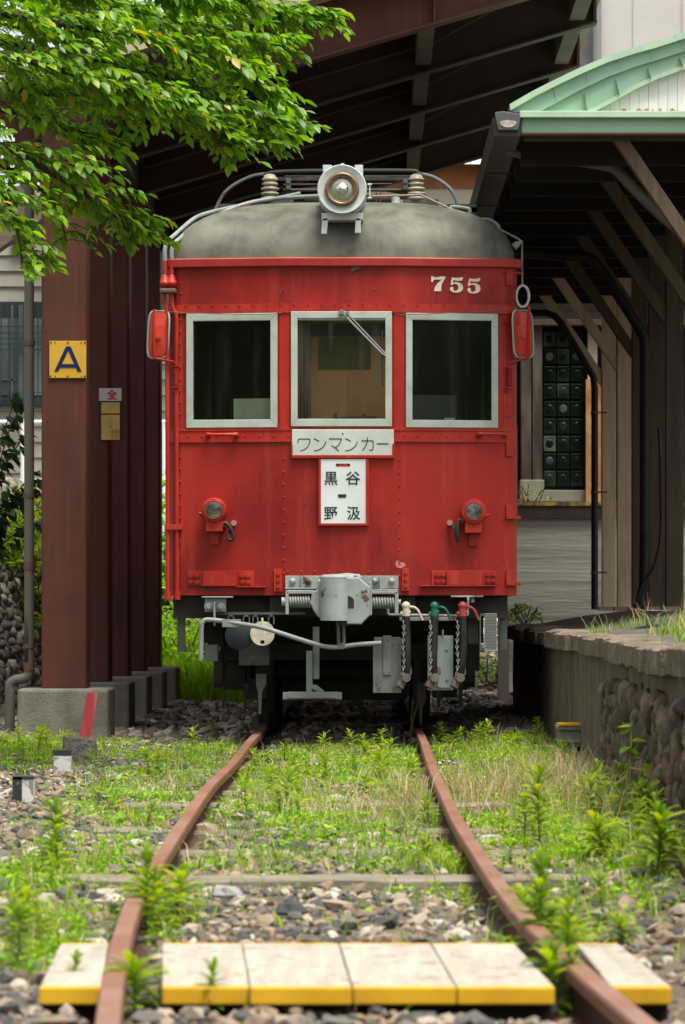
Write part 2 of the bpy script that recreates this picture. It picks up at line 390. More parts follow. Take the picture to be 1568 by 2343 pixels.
# side windows and doors along both sides
for s in (-1, 1):
    x = TX+s*(HW+.003)
    for k in range(9):
        y0 = TY+1.5+k*1.25
        if k in (0, 7):
            m = MB(); m.box(x-.012, x+.012, y0, y0+.95, 1.1, 3.0); dr = build(m, 'door', RED2, car)
            m = MB(); m.box(x-.02, x+.02, y0+.2, y0+.75, 2.15, 2.85); build(m, 'door_window', GLASSD if 'GLASSD' in globals() else BLACKM, dr)
            m = MB(); m.tube([(x+s*.05, y0+.08, 1.5), (x+s*.05, y0+.08, 2.2)], .012); build(m, 'handrail', RED2, dr)
        else:
            m = MB(); m.box(x-.01, x+.01, y0, y0+.95, 2.1, 2.9); fr = build(m, 'side_window', FRAMEP, car)
            m = MB(); m.box(x-.016, x+.016, y0+.06, y0+.89, 2.16, 2.84); build(m, 'pane', BLACKM, fr)
# belts, cornice, rivet rows, drawn as raised strips that follow the faceted nose
def strip(mb, z0, z1, out, zz=None, back=.02, hw=HW):
    xs = [u for u in us if -hw <= u <= hw]
    for i in range(len(xs)-1): mb.box(xs[i], xs[i+1], -out, back, z0, z1)
m = MB()
cu = [-1.24]+[u*1.24/HW for u in us[1:-1]]+[1.24]
def cm(x, y, z): return (TX+x, TY+fy(max(-HW, min(HW, x*HW/1.24)))+y, z)
sec = [(0, Vz(610)), (-.030, Vz(608)), (-.036, Vz(592)), (-.03, Vz(589.5)), (.05, Vz(588))]
pl = [[cm(x, y, z) for y, z in sec] for x in cu]
for s in (0, -1):   # return along the sides
    sx = -1 if s == 0 else 1
    ring = [(TX+sx*(1.205+(-y)*1.1+.001), TY+TL, z) for y, z in sec]
    pl = [ring]+pl if s == 0 else pl+[ring]
n = len(sec)
m.add([p for r in pl for p in r], [(i*n+k, (i+1)*n+k, (i+1)*n+k+1, i*n+k+1) for i in range(len(pl)-1) for k in range(n-1)], 0, False)
build(m, 'cornice', M('faded_red_cornice', (.40, .045, .035), .5, (.33, .03, .025), 5, chip=((.3, .3, .27), 16, .72)), car)
m = MB()
strip(m, Vz(712), Vz(695), .010); strip(m, Vz(715.5), Vz(711), .016)
strip(m, Vz(1008), Vz(983), .008); strip(m, Vz(1011), Vz(1008), .014); strip(m, Vz(985), Vz(978.5), .014)
for px in (651, 913): m.box(U(px)-.034, U(px)+.034, -.008, .01, Vz(978.5), Vz(715.5))
for px in (406, 1164): m.box(U(px)-.03, U(px)+.03, -.006, .02, Vz(978.5), Vz(715.5))
part(m, 'belt_rail', RED2)
m = MB()
for k in range(26): m.rivet(U(392+k*31.3), Vz(697), .008, -.010)
for k in range(24):
    x = 396+k*33
    if not 664 < x < 904: m.rivet(U(x), Vz(997), .0085, -.008)
for k in range(10): m.rivet(U(649), Vz(1050+k*29), .009); m.rivet(U(914), Vz(1052+k*29.5), .009)
for k in range(9): m.rivet(U(411), Vz(1045+k*28), .009); m.rivet(U(1155), Vz(1040+k*30), .008)
for k in range(8): m.rivet(U(659+k*31), Vz(1308), .0085)
for k in range(3): m.rivet(U(648), Vz(613+k*25), .008); m.rivet(U(857), Vz(613+k*25), .008); m.rivet(U(412), Vz(620+k*24), .008); m.rivet(U(1142), Vz(640+k*24), .008)
for k in range(9): m.rivet(U(411), Vz(730+k*27), .008, -.006); m.rivet(U(1162), Vz(735+k*27), .008, -.006)
part(m, 'rivets', RED2)['kind'] = 'stuff'
# a few torn flaps of plating under the cornice
m = MB(); m.prism([(U(803), Vz(609)), (U(828), Vz(609)), (U(826), Vz(616)), (U(812), Vz(618)), (U(805), Vz(624))], -.012, 0); m.prism([(U(610), Vz(1013)), (U(654), Vz(1013)), (U(640), Vz(1020)), (U(630), Vz(1017)), (U(622), Vz(1018))], -.003, .001); m.prism([(U(640), Vz(668)), (U(646), Vz(661)), (U(647), Vz(671)), (U(641), Vz(676))], -.003, .001); m.prism([(U(697), Vz(1144)), (U(704), Vz(1151)), (U(698), Vz(1154))], -.003, .001); part(m, 'rust_patch', M('bare_rusty_plate', (.06, .045, .035), .9, (.16, .1, .07), 20))
m = MB(); m.prism([(U(905), Vz(1290)), (U(908), Vz(1281)), (U(915), Vz(1286)), (U(926), Vz(1288)), (U(929), Vz(1295)), (U(918), Vz(1300)), (U(907), Vz(1297))], -.0025, .001); part(m, 'paint_scuff', M('chalky_pink_scuff', (.55, .25, .22), .8, (.45, .12, .1), 30))
for q in ((0, 0), (300, 18)):
    m = MB(); m.prism([(U(a+q[0]), Vz(b+q[1])) for a, b in ((462, 1335), (497, 1340), (505, 1352), (480, 1356), (458, 1348))], -.002, .001); part(m, 'paint_scuff', M('dark_red_scrape', (.16, .02, .014), .7, (.09, .04, .03), 25))
# ---------------- front windows
for k, (px0, px1, py0, py1, bw) in enumerate([(425, 635, 716, 978, 16), (666, 897, 713, 976, 15), (929, 1141, 716, 978, 15)]):
    a, b, c, d = U(px0), U(px1), Vz(py1), Vz(py0); e = bw*.003
    m = MB()
    for q in ([(a, c), (b, c), (b-e, c+e*1.15), (a+e, c+e*1.15)], [(a, d), (a+e, d-e*1.05), (b-e, d-e*1.05), (b, d)], [(a, c), (a+e, c+e*1.15), (a+e, d-e*1.05), (a, d)], [(b, c), (b, d), (b-e, d-e*1.05), (b-e, c+e*1.15)]):
        m.prism(q, -.020-(.004 if k == 1 else 0), .03)
    if k == 1: m.box(a+e, b-e, -.012, .02, d-e*1.05-.012, d-e*1.05)
    fr = part(m, 'window_frame', FRAMEP, bevel=.003)
    m = MB(); m.box(a+e*.6, b-e*.6, .012, .017, c+e*.6, d-e*.6)
    part(m, 'pane', GLASSC if k == 1 else GLASS, fr)
# cab interior seen through the glass
m = MB(); m.box(U(655), U(910), .5, .54, 1.12, 3.1); pt = part(m, 'cab_partition', PARTN)
m = MB(); m.box(U(727), U(848), .485, .5, Vz(834), Vz(760)); part(m, 'notice', PAPER, pt)
m = MB(); m.box(U(690), U(890), .47, .485, Vz(757), Vz(728)); part(m, 'head_panel', M('dark_blue_panel', (.012, .035, .05), .5), pt)
m = MB()
for px in (688, 697, 706): m.tube([(U(px), .44, 1.2), (U(px), .44, 2.98)], .013)
part(m, 'conduit', M('brown_conduit', (.2, .13, .06), .5), pt)
m = MB(); m.box(U(754), U(862), .1, .2, Vz(957), Vz(951)); m.box(U(763), U(771), .1, .16, Vz(951), Vz(944)); m.box(U(829), U(838), .1, .16, Vz(951), Vz(945)); part(m, 'windscreen_shelf', M('dark_shelf', (.05, .045, .025), .5, (.3, .32, .22), 14, f=(.55, .6)))
m = MB(); m.box(U(532), U(640), .16, .2, 1.6, Vz(908)); part(m, 'cab_panel', SEATG)
m = MB(); m.box(U(930), U(1050), .55, .6, 1.6, Vz(892)); part(m, 'cab_panel', M('dull_green_cab_panel', (.06, .085, .065), .5))
m = MB()
for px, y, t in ((460, 1.3, 760), (503, 1.9, 830), (525, 2.4, 880), (1085, 1.9, 840), (1120, 1.3, 770), (1075, 2.4, 870)): m.tube([(U(px), y, 1.1), (U(px), y, Vz(t))], .009)
part(m, 'grab_pole', POLE)
m = MB(); m.tube([(U(530), .3, Vz(965)), (U(533), .3, Vz(952)), (U(555), .3, Vz(952)), (U(558), .3, Vz(965))], .009); part(m, 'control_handle', BRASS)
m = MB(); m.box(U(1020), U(1044), .28, .36, Vz(962), Vz(950)); part(m, 'control_box', SEATG)
# wiper
zx, zz = zc(1050, 420, 2.24)
m = MB(); m.tube([(zx(60), -.05, zz(1268)), (zx(345), -.06, zz(1560)), (U(884), -.06, Vz(816))], .008); m.tube([(zx(100), -.045, zz(1275)), (zx(340), -.05, zz(1530)), (U(884), -.055, Vz(812))], .006)
m.cyl((zx(60), -.07, zz(1266)), (zx(60), 0, zz(1266)), .018); m.cyl((zx(102), -.06, zz(1274)), (zx(102), 0, zz(1274)), .014)
wp = part(m, 'wiper', M('grey_wiper_metal', (.22, .23, .22), .35, metal=.4))
m = MB(); m.box(U(873.5), U(876.5), -.052, -.036, Vz(884), Vz(756)); part(m, 'wiper_blade', BLACKR, wp)
# ---------------- number and boards
zx5, zz5 = zx, zz
seven = [(693, 1006), (703, 1006), (712, 1012), (740, 1013), (770, 1007), (795, 1008), (793, 1022), (772, 1055), (765, 1085), (766, 1112), (714, 1112), (718, 1090), (735, 1060), (768, 1030), (735, 1030), (712, 1032), (704, 1048), (695, 1048)]
five = [(843, 1012), (858, 1016), (885, 1016), (918, 1010), (921, 1016), (912, 1034), (885, 1038), (856, 1033), (850, 1033), (847, 1052), (866, 1046), (890, 1048), (912, 1060), (921, 1080), (918, 1100), (902, 1115), (876, 1121), (850, 1119), (832, 1108), (826, 1092), (832, 1082), (845, 1080), (853, 1088), (850, 1098), (858, 1108), (872, 1108), (884, 1098), (887, 1083), (882, 1066), (868, 1058), (852, 1060), (840, 1068), (831, 1066), (835, 1040)]
m = MB()
for poly, dx, dy in ((seven, 0, 0), (five, 0, 0), (five, 123, 5)): m.prism([(zx5(a+dx), zz5(b+dy)) for a, b in poly], -.006, -.001)
part(m, 'running_number', NUMW)
zs, zt = zc(880, 1330, 3.92)
m = MB(); m.box(zs(150), zs(1425), -.03, 0, zz(0)*0+zt(450), zt(412)); m.box(zs(148), zs(170), -.03, 0, zt(412), zt(270)); m.box(zs(1398), zs(1425), -.03, 0, zt(412), zt(268))
hb = part(m, 'board_holder', RED2, bevel=.002)
m = MB(); m.box(zs(160), zs(1418), -.024, -.004, zt(416), zt(94)); b1 = part(m, 'service_board', WHITEO, bevel=.004, label='wide pale board with thin dark Japanese lettering')
m = MB(); y0, y1 = -.0262, -.0238
def st(pts, wd=11, fx=zs, fz=zt): m.ribbon([(fx(a), fz(b)) for a, b in pts], wd/3.92*K_*.003, y0, y1)
st([(236, 258), (236, 222), (246, 212), (372, 212), (382, 222), (380, 255), (365, 295), (335, 330), (300, 350), (268, 358)])
for dx in (0, 389):
    st([(434+dx, 208), (462+dx, 220), (492+dx, 237)]); st([(578+dx, 246), (566+dx, 282), (540+dx, 315), (505+dx, 340), (470+dx, 353), (436+dx, 358)])
st([(622, 210), (765, 210), (772, 218), (760, 250), (738, 285), (704, 316)]); st([(652, 293), (690, 316), (735, 357)])
st([(1022, 234), (1155, 234), (1163, 242), (1162, 330), (1155, 346), (1140, 352), (1120, 348)]); st([(1092, 196), (1090, 240), (1075, 290), (1055, 325), (1031, 348)])
st([(1212, 271), (1349, 271)], 13)
m.cyl((zs(788), y0, zt(148)), (zs(788), y1, zt(148)), .0055, n=10)
part(m, 'board_lettering', INK, b1)
m = MB(); m.box(zs(486), zs(518), -.028, 0, zt(1282), zt(462)); m.box(zs(1072), zs(1110), -.028, 0, zt(1282), zt(462)); m.box(zs(518), zs(1072), -.028, 0, zt(1282), zt(1254))
part(m, 'board_holder', RED2, bevel=.002)
m = MB(); m.box(zs(512), zs(1076), -.022, -.003, zt(1256), zt(459)); b2 = part(m, 'destination_board', WHITEP, bevel=.003, label='upright white enamel board with four black characters and a double arrow')
m = MB(); y0, y1 = -.0242, -.0215
for ch, a, b, c, d in (('黒', 560, 724, 782, 616), ('谷', 824, 1003, 778, 612), ('野', 558, 722, 1214, 1050), ('汲', 840, 1004, 1212, 1042)): m = MB(); glyphs(m, ch, zs(a), zs(b), zt(c), zt(d), y0, y1, .011); part(m, 'board_character', INK, b2)
m = MB(); m.prism([(zs(a), zt(b)) for a, b in ((725, 912), (740, 884), (740, 894), (820, 894), (820, 882), (834, 912), (820, 944), (820, 936), (740, 938), (740, 944))], y0, y1)
part(m, 'board_arrow', INK, b2)
m = MB(); m.box(zs(716), zs(866), -.0242, -.0215, zt(549), zt(515)); m.cyl((zs(718), y0, zt(532)), (zs(718), y1, zt(532)), .0095); m.cyl((zs(864), y0, zt(532)), (zs(864), y1, zt(532)), .0095); part(m, 'board_slot', RED2, b2)
# ---------------- marker lamps
def marker(zf, zg, cx, cy, R, r, bx0, bx1, by, loop, plug, mirror):
    x, z = zf(cx), zg(cy); k = abs(zf(1)-zf(0)); R *= k; r *= k
    m = MB(); m.cyl((x, -.13, z), (x, 0, z), R, n=28); m.box(zf(bx0), zf(bx1), -.125, -.002, zg(by), z)
    m.lathe([(.13, R*.98), (.142, R*.92), (.142, r*1.12), (.15, r*1.1), (.15, r), (.13, r)], (x, 0, z), n=28)
    for q in range(6): m.cyl((x+R*.84*math.sin(q*1.047), -.146, z+R*.84*math.cos(q*1.047)), (x+R*.84*math.sin(q*1.047), -.14, z+R*.84*math.cos(q*1.047)), .005, n=8)
    m.cyl((x-mirror*R*1.25, -.06, z-.02), (x-mirror*R*.8, -.06, z-.035), .012); m.box(x-.03, x+.03, -.02, 0, zg(by)-.09, zg(by))
    lamp = part(m, 'marker_lamp', RED2, bevel=.002)
    m = MB(); m.lathe([(.138, r)]+[(.142+.006*(q % 2)+.004*(1-(1-q/10)**2), r*(1-q/10)) for q in range(11)], (x, 0, z), n=28); part(m, 'lamp_lens', M('ribbed_clear_lens', (.16, .17, .15), .1, (.4, .42, .4), 30, metal=.8), lamp)
    m = MB(); m.tube(catmull([(zf(a), y, zg(b)) for a, b, y in loop]), .012); m.map(tm); build(m, 'lamp_cable', BLACKR, lamp)
    m = MB()
    for a, b in plug: m.cyl((zf(a), -.06, zg(b)), (zf(a), 0, zg(b)), .015); m.cyl((zf(a), -.062, zg(b)), (zf(a), -.04, zg(b)), .02)
    part(m, 'cable_plug', M('pink_rusty_plug', (.4, .2, .17), .6), lamp)
za, zb = zc(500, 1300, 2.613)
marker(za, zb, 460, 805, 103, 71, 395, 530, 980, [(545, 920, -.07), (575, 930, -.09), (600, 965, -.09), (618, 1010, -.09), (610, 1048, -.09), (580, 1045, -.09), (578, 1005, -.08), (600, 950, -.05), (618, 915, -.03)], [(548, 918), (620, 910)], 1)
zd, ze = zc(1050, 1300, 2.412)
marker(zd, ze, 1068, 755, 97, 64, 1002, 1130, 916, [(968, 822, -.07), (950, 850, -.09), (945, 900, -.1), (950, 975, -.09), (938, 940, -.08), (920, 880, -.06), (890, 840, -.03)], [(970, 825), (888, 838)], -1)
# ---------------- step plates, brackets, handles on the nose
m = MB()
for f, g, x0, x1, xa, xb, y0_, y1_, bolts in ((za, zb, 235, 785, 365, 640, 1305, 1430, [(260, 1348), (312, 1345), (260, 1395), (312, 1398), (688, 1343), (738, 1345), (688, 1393), (738, 1395)]), (zd, ze, 750, 1250, 865, 1135, 1203, 1312, [(792, 1236), (838, 1236), (792, 1283), (838, 1283), (1182, 1234), (1225, 1234), (1182, 1280), (1225, 1280)])):
    m.box(f(x0), f(x1), -.014, 0, g(y1_), g(y0_)); m.prism([(f(xa), g(y1_)), (f(xb), g(y1_)), (f(xb), g(y0_)), (f(xa), g(y0_))], -.05, -.014)
    for a, b in bolts: m.bolt(f(a), g(b), .018, -.014, .022)
m.box(za(640), za(885), -.06, -.002, zb(1441), zb(1432)); m.box(zd(665), zd(1240), -.05, -.002, ze(1322), ze(1314))
for f, g, x0, x1, y0_, y1_ in ((za, zb, 950, 1018, 1290, 1475), (zd, ze, 523, 580, 1185, 1358)):
    m.box(f(x0), f(x1), -.02, 0, g(y1_), g(y0_)); xm = (f(x0)+f(x1))/2
    for t in (.22, .5, .8): m.bolt(xm, g(y0_+(y1_-y0_)*t), .014, -.02)
part(m, 'step_bracket', RED2, bevel=.002)
for f, g, a, b, c in ((za, zb, 405, 640, 182), (zd, ze, 1115, 1310, 162)):
    m = MB(); m.tube([(f(a), -.004, g(c+8)), (f(a), -.05, g(c)), (f(a+30), -.062, g(c)), (f(b-30), -.062, g(c)), (f(b), -.05, g(c)), (f(b), -.004, g(c+8))], [.02, .018, .011, .011, .018, .02]); part(m, 'grab_handle', RED2)
m = MB()
for py in (632, 1025, 1170, 1323):
    m.box(U(1160), U(1176), -.02, 0, Vz(py+18), Vz(py-18))
for py in (1183, 1336): m.box(U(1160), U(1194), -.05, -.02, Vz(py+4), Vz(py-4))
m.tube([(U(1158), -.02, Vz(620)), (U(1196), -.03, Vz(620))], .01)
for py in (735, 890): m.box(U(1156), U(1186), -.03, 0, Vz(py+4), Vz(py-4))
part(m, 'bracket', RED2, bevel=.002)
for xx, yy in ((1168, 862), (400, 860)):
    m = MB(); m.tube([(U(xx)+.014*math.cos(q*.9), -.03+.014*math.sin(q*.9), Vz(yy-20+q*.5)) for q in range(80)], .004, 5); m.cyl((U(xx), -.03, Vz(yy+25)), (U(xx), -.03, Vz(yy-25)), .006); m.box(U(xx-7), U(xx+7), -.05, 0, Vz(yy-22), Vz(yy-26)); m.box(U(xx-7), U(xx+7), -.05, 0, Vz(yy+26), Vz(yy+22)); part(m, 'mirror_spring', RED2)
# ---------------- mirrors
def mirror(px0, px1, py0, py1, sk, arm, name):
    cx, cz = (U(px0)+U(px1))/2, (Vz(py0)+Vz(py1))/2; hw, hh = (U(px1)-U(px0))/2, (Vz(py0)-Vz(py1))/2
    def rr(s, pwr=5):
        o = []
        for k in range(36):
            t = 2*math.pi*k/36; c, q = math.cos(t), math.sin(t); x = hw*s*math.copysign(abs(c)**(2/pwr), c); z = (hh-hw*(1-s) if s > .7 else hh*s*.86)*math.copysign(abs(q)**(2/pwr), q)
            o.append((cx+x+sk*z, cz+z))
        return o
    yb = -.10
    rings = [(rr(1.0), yb+.05), (rr(1.0), yb-.004), (rr(.92), yb-.016), (rr(.84), yb-.006), (rr(.76), yb-.02), (rr(.45), yb-.034), (rr(.05), yb-.036)]
    m = MB(); n = 36
    for i in range(len(rings)-1):
        m.add([(x, rings[i][1], z) for x, z in rings[i][0]]+[(x, rings[i+1][1], z) for x, z in rings[i+1][0]], [(k, (k+1) % n, n+(k+1) % n, n+k) for k in range(n)], 1 if i < 3 else 0, i > 3)
    m.add([(x, rings[0][1], z) for x, z in rings[0][0]], [tuple(range(n))[::-1]], 1); m.add([(x, rings[-1][1], z) for x, z in rings[-1][0]], [tuple(range(n))], 0)
    m.bolt(cx, cz-.02, .02, yb-.035)
    mr = part(m, 'mirror', [M('flaking_red_mirror_back', (.5, .05, .03), .35, (.42, .04, .025), 8, chip=((.09, .06, .045), 10, .69)), FRAMEP], label=name)
    m = MB(); m.tube([(U(a), b, Vz(c)) for a, b, c in arm], .009); part(m, 'mirror_arm', RED2, mr)
zp, zq = zc(0, 700, 2.24)
mirror(335, 387, 707, 819, .05, [(351, -.15, 706), (351, -.155, 815), (353, -.15, 819), (394, -.06, 826), (400, -.02, 832)], 'red-backed mirror left of the left window, its paint flaked at the foot')
mirror(1173, 1223, 706, 818, -.05, [(1212, -.15, 700), (1210, -.155, 815), (1205, -.14, 819), (1178, -.05, 826), (1168, -.02, 830)], 'red-backed mirror right of the right window with white rim')
m = MB(); m.tube(catmull([(U(1212), -.15, Vz(701)), (U(1100), -.06, Vz(712)), (U(930), -.03, Vz(720)), (U(905), -.03, Vz(717))]), .0025, 5); m.tube(catmull([(U(351), -.12, Vz(706)), (U(430), -.05, Vz(715)), (U(600), -.03, Vz(719)), (U(645), -.03, Vz(716))]), .0025, 5); part(m, 'stay_wire', PALED)
# ---------------- roof dome
m = MB(); E0 = 1.19; Hh = .475; ez = Vz(591); D_ = .95; NT = 14
out = [(-E0, TL)]+[(-E0, y) for y in np.linspace(TL-.5, D_, 12)]
fr_ = [(u*E0/HW, fy(u)+.03) for u in us]
out += [(-E0, .6), (-E0, .4)]+fr_+[(E0, .4), (E0, .6)]+[(E0, y) for y in np.linspace(D_, TL-.5, 12)]+[(E0, TL)]
pts = []
for t in range(NT+1):
    th = t/NT*math.pi/2; c = max(0, math.cos(th))**(2/2.45); s_ = math.sin(th)**(2/2.3)
    for x, y in out:
        sx, sy = 0., max(y, D_)
        pts.append((TX+sx+(x-sx)*c, TY+sy+(y-sy)*c, ez+Hh*s_))
n = len(out)
m.add(pts, [(t*n+k, t*n+k+1, (t+1)*n+k+1, (t+1)*n+k) for t in range(NT) for k in range(n-1)], 0, True)
m.add([(TX-E0, TY+TL, ez)]+[pts[t*n] for t in range(NT+1)]+[pts[t*n+n-1] for t in range(NT, -1, -1)], [tuple(range(2*NT+3))], 0)
roof = build(m, 'roof', ROOFG, car)
m = MB(); strip(m, Vz(592), Vz(588), -.02, back=.05, hw=HW); part(m, 'roof_seal', M('cracked_sealant', (.34, .36, .33), .8, (.2, .2, .17), 18, bump=.4), roof)
def rz(u, d=.95):        # roof height over u
    a = min(1, abs(u)/E0); th = math.acos(a**(2.45/2)); return ez+Hh*math.sin(th)**(2/2.3)
# headlight
hx, hz = U(783), Vz(436)
m = MB(); m.cyl((hx, -.05, hz), (hx, .38, hz), .166, n=36); m.lathe([(.05, .166), (.075, .17), (.085, .165), (.06, .118), (.06, .1)], (hx, 0, hz), n=36)
m.box(U(739), U(760), -.02, .3, hz, Vz(378)); m.box(U(812), U(831), -.02, .3, hz, Vz(378)); m.box(U(760), U(812), .0, .3, hz+.1, Vz(384)); m.cyl((U(784), .05, Vz(384)), (U(784), .05, Vz(374)), .008); m.box(U(780), U(788), .03, .07, Vz(376), Vz(372))
for q in range(4): m.box(U(765+q*11), U(769+q*11), -.01, .05, Vz(384), Vz(380))
m.box(U(736), U(831), -.03, .34, Vz(504), Vz(488)); m.prism([(U(735), Vz(536)), (U(748), Vz(536)), (U(752), Vz(500)), (U(738), Vz(500))], -.03, .0); m.prism([(U(812), Vz(534)), (U(826), Vz(534)), (U(826), Vz(500)), (U(814), Vz(500))], -.03, .0)
m.box(U(738), U(750), -.03, .3, Vz(506), Vz(500)); m.box(U(814), U(826), -.03, .3, Vz(506), Vz(500))
m.box(U(841), U(851), -.04, -.02, Vz(425), Vz(421)); m.box(U(841), U(851), -.04, -.02, Vz(456), Vz(452)); m.box(U(845), U(848), -.035, -.025, Vz(454), Vz(423))
hl = part(m, 'headlight', M('chalky_white_paint', (.5, .54, .52), .55, (.4, .44, .43), 9, chip=((.2, .075, .03), 14, .68), bump=.08), bevel=.003)
m = MB(); m.lathe([(.06, .118), (.092, .112), (.097, .104), (.092, .093), (.085, .09), (.092, .086), (.08, .08), (.07, .08)], (hx, 0, hz+.002), n=36); part(m, 'lens_ring', BRASS, hl)
m = MB(); m.lathe([(.07, .082), (.082, .06), (.088, .03), (.09, .001)], (hx, 0, hz+.002), n=30); part(m, 'headlight_lens', LENS, hl)
m = MB(); m.lathe([(.086, .043), (.094, .036), (.102, .018), (.106, .001)], (hx, 0, hz+.002), n=24); part(m, 'headlight_bulb', CHROME, hl)
# white pipes climbing over the left of the roof, painted red lower down
zh, zi = zc(450, 420, 2.24)
A_ = [(zh(152), -.05, zi(890)), (zh(152), -.05, zi(810)), (zh(170), -.02, zi(750)), (zh(215), .1, zi(690)), (zh(345), .3, zi(550)), (zh(470), .45, zi(485)), (zh(640), .55, zi(435)), (zh(860), .6, zi(385)), (zh(1100), .6, zi(335))]
B_ = [(zh(200), -.05, zi(890)), (zh(200), -.05, zi(820)), (zh(215), -.03, zi(770)), (zh(260), .05, zi(715)), (zh(390), .22, zi(590)), (zh(500), .38, zi(520)), (zh(680), .5, zi(430)), (zh(900), .55, zi(380)), (zh(1240), .45, zi(372))]
for pp, redp in ((A_, [(zh(152), -.05, zi(890)), (zh(150), -.05, zi(1080)), (U(374), -.05, Vz(690)), (U(380), -.05, Vz(720)), (U(382), -.05, Vz(1000)), (U(382), -.05, Vz(1372))]), (B_, [(zh(200), -.05, zi(890)), (zh(200), -.05, zi(1150)), (zh(210), -.05, zi(1230)), (zh(235), -.05, zi(1310)), (U(402), -.05, Vz(850)), (U(404.5), -.05, Vz(1372))])):
    m = MB(); m.tube(catmull(pp, 5), .0155); m.map(lambda x, y, z: (TX+x, TY+.14+y, z)); pc = build(m, 'roof_conduit', PALE, car)
    m = MB(); m.tube(catmull(redp, 4), .0155); x0, z0 = redp[1][0], zi(1105)
    m.lathe([(-.04, .016), (-.04, .026), (-.015, .028), (-.015, .034), (.02, .034), (.02, .028), (.045, .026), (.06, .016)], (x0, -.05, z0+.05), (0, 0, 1), 14)
    m.cyl((redp[-1][0], -.05, redp[-1][2]), (redp[-1][0], -.05, redp[-1][2]+.06), .024)
    m.map(lambda x, y, z: (TX+x, TY+.14+y, z)); build(m, 'conduit_pipe', RED2, car)
m = MB(); m.box(zh(115), zh(235), -.10, .0, zi(1125), zi(1090)); m.map(lambda x, y, z: (TX+x, TY+.14+y, z)); build(m, 'pipe_clamp', M('rusty_pipe_joint', (.1, .07, .055), .7), car, bevel=.012, seg=3)
m = MB(); m.box(U(377), U(416), -.075, .0, Vz(1212), Vz(1200)); m.box(zh(690), zh(735), .45, .5, zi(520), zi(435)); m.map(lambda x, y, z: (TX+x, TY+.14+y, z)); build(m, 'pipe_bracket', RED2, car, bevel=.002)
# roof handles, rope, pulley and ring on the right
m = MB()
for pts_ in ([(835, 520), (845, 475), (870, 468), (960, 480), (978, 492), (975, 525)], [(950, 620), (980, 580), (1010, 565), (1110, 560), (1180, 600), (1188, 635)]):
    m.tube(catmull([(zx5(a), .32 if a != pts_[0][0] else .30, zz5(b)) for a, b in pts_], 4), .014)
m.lathe([(0, .045), (.02, .03), (.03, .0)], (zx5(930), .25, zz5(622)), (-.3, -.7, .6), 14)
m.map(lambda x, y, z: (TX+x, TY+y+.12, z)); build(m, 'roof_handle', PALE, car)
m = MB(); m.tube([(zx5(270), .35, zz5(388)), (zx5(570), .35, zz5(380)), (zx5(620), .33, zz5(378)), (zx5(830), .3, zz5(480)), (zx5(1010), .25, zz5(545)), (zx5(1320), .1, zz5(722)), (zx5(1344), .08, zz5(745)), (zx5(1344), .05, zz5(1060))], .007, 6); m.map(lambda x, y, z: (TX+x, TY+y+.12, z)); rp = build(m, 'bell_rope', M('frayed_rope', (.27, .22, .16), .9), car)
m = MB(); m.prism([(zx5(1268), zz5(765)), (zx5(1335), zz5(735)), (zx5(1350), zz5(745)), (zx5(1300), zz5(805))], .05, .075); m.cyl((zx5(1305), .03, zz5(768)), (zx5(1305), .1, zz5(768)), .022); m.map(lambda x, y, z: (TX+x, TY+y+.12, z)); build(m, 'rope_pulley', PALE, rp)
m = MB(); m.tube([(zx5(1347)+.055*math.cos(q*math.pi/12)*.8, .05, zz5(1136)+.104*math.sin(q*math.pi/12)*.72) for q in range(24)], .010, 8, closed=True); m.map(lambda x, y, z: (TX+x, TY+y+.12, z)); build(m, 'pull_ring', M('bone_ring', (.5, .46, .38), .4), rp)
# ---------------- pantograph, insulators, roof boards
m = MB(); m.box(U(487), U(600), .9, 1.1, Vz(448), Vz(432)); m.box(U(610), U(665), .9, 1.1, Vz(440), Vz(420)); m.box(U(910), U(1010), .9, 1.1, Vz(440), Vz(421)); m.box(U(1030), U(1100), .9, 1.1, Vz(452), Vz(432))
m.box(U(487), U(540), .9, 8, Vz(449), Vz(438)); m.box(U(1030), U(1100), .9, 8, Vz(455), Vz(440))
m.map(lambda x, y, z: (TX+x, TY+y, z)); build(m, 'roof_walkway', M('weathered_roof_boards', (.06, .06, .055), .9, (.1, .1, .09), 6, bump=.3), car)
pan = bpy.data.objects.new('pantograph', None); COL.objects.link(pan); pan.parent = car; pan.location = (0, 1.0, Vz(420))
m = MB()
m.box(U(600), U(975), 1.02, 1.08, Vz(371), Vz(363)); m.tube([(U(640), 1., Vz(395)), (U(930), 1., Vz(395))], .012); m.tube([(U(640), 1., Vz(382)), (U(900), 1., Vz(380))], .006); m.cyl((U(690), 1.1, Vz(415)), (U(935), 1.1, Vz(415)), .036)
m.box(U(648), U(658), .97, 1.03, Vz(440), Vz(365)); m.box(U(925), U(936), .97, 1.03, Vz(440), Vz(365)); m.box(U(600), U(617), 1.0, 2.6, Vz(371), Vz(363)); m.box(U(950), U(967), 1.0, 2.6, Vz(371), Vz(363)); m.box(U(600), U(975), 2.5, 2.56, Vz(371), Vz(363))
m.tube([(U(640), 1.05, Vz(400)), (U(760), 1.8, Vz(350))], .014); m.tube([(U(930), 1.05, Vz(400)), (U(810), 1.8, Vz(350))], .014)
for q in (860, 870): m.box(U(q), U(q+4), .98, 1.02, Vz(425), Vz(402))
m.map(lambda x, y, z: (TX+x, TY+y, z)); build(m, 'pantograph_frame', M('sooty_pantograph_steel', (.045, .042, .038), .5, (.09, .07, .05), 10, metal=.3), pan)
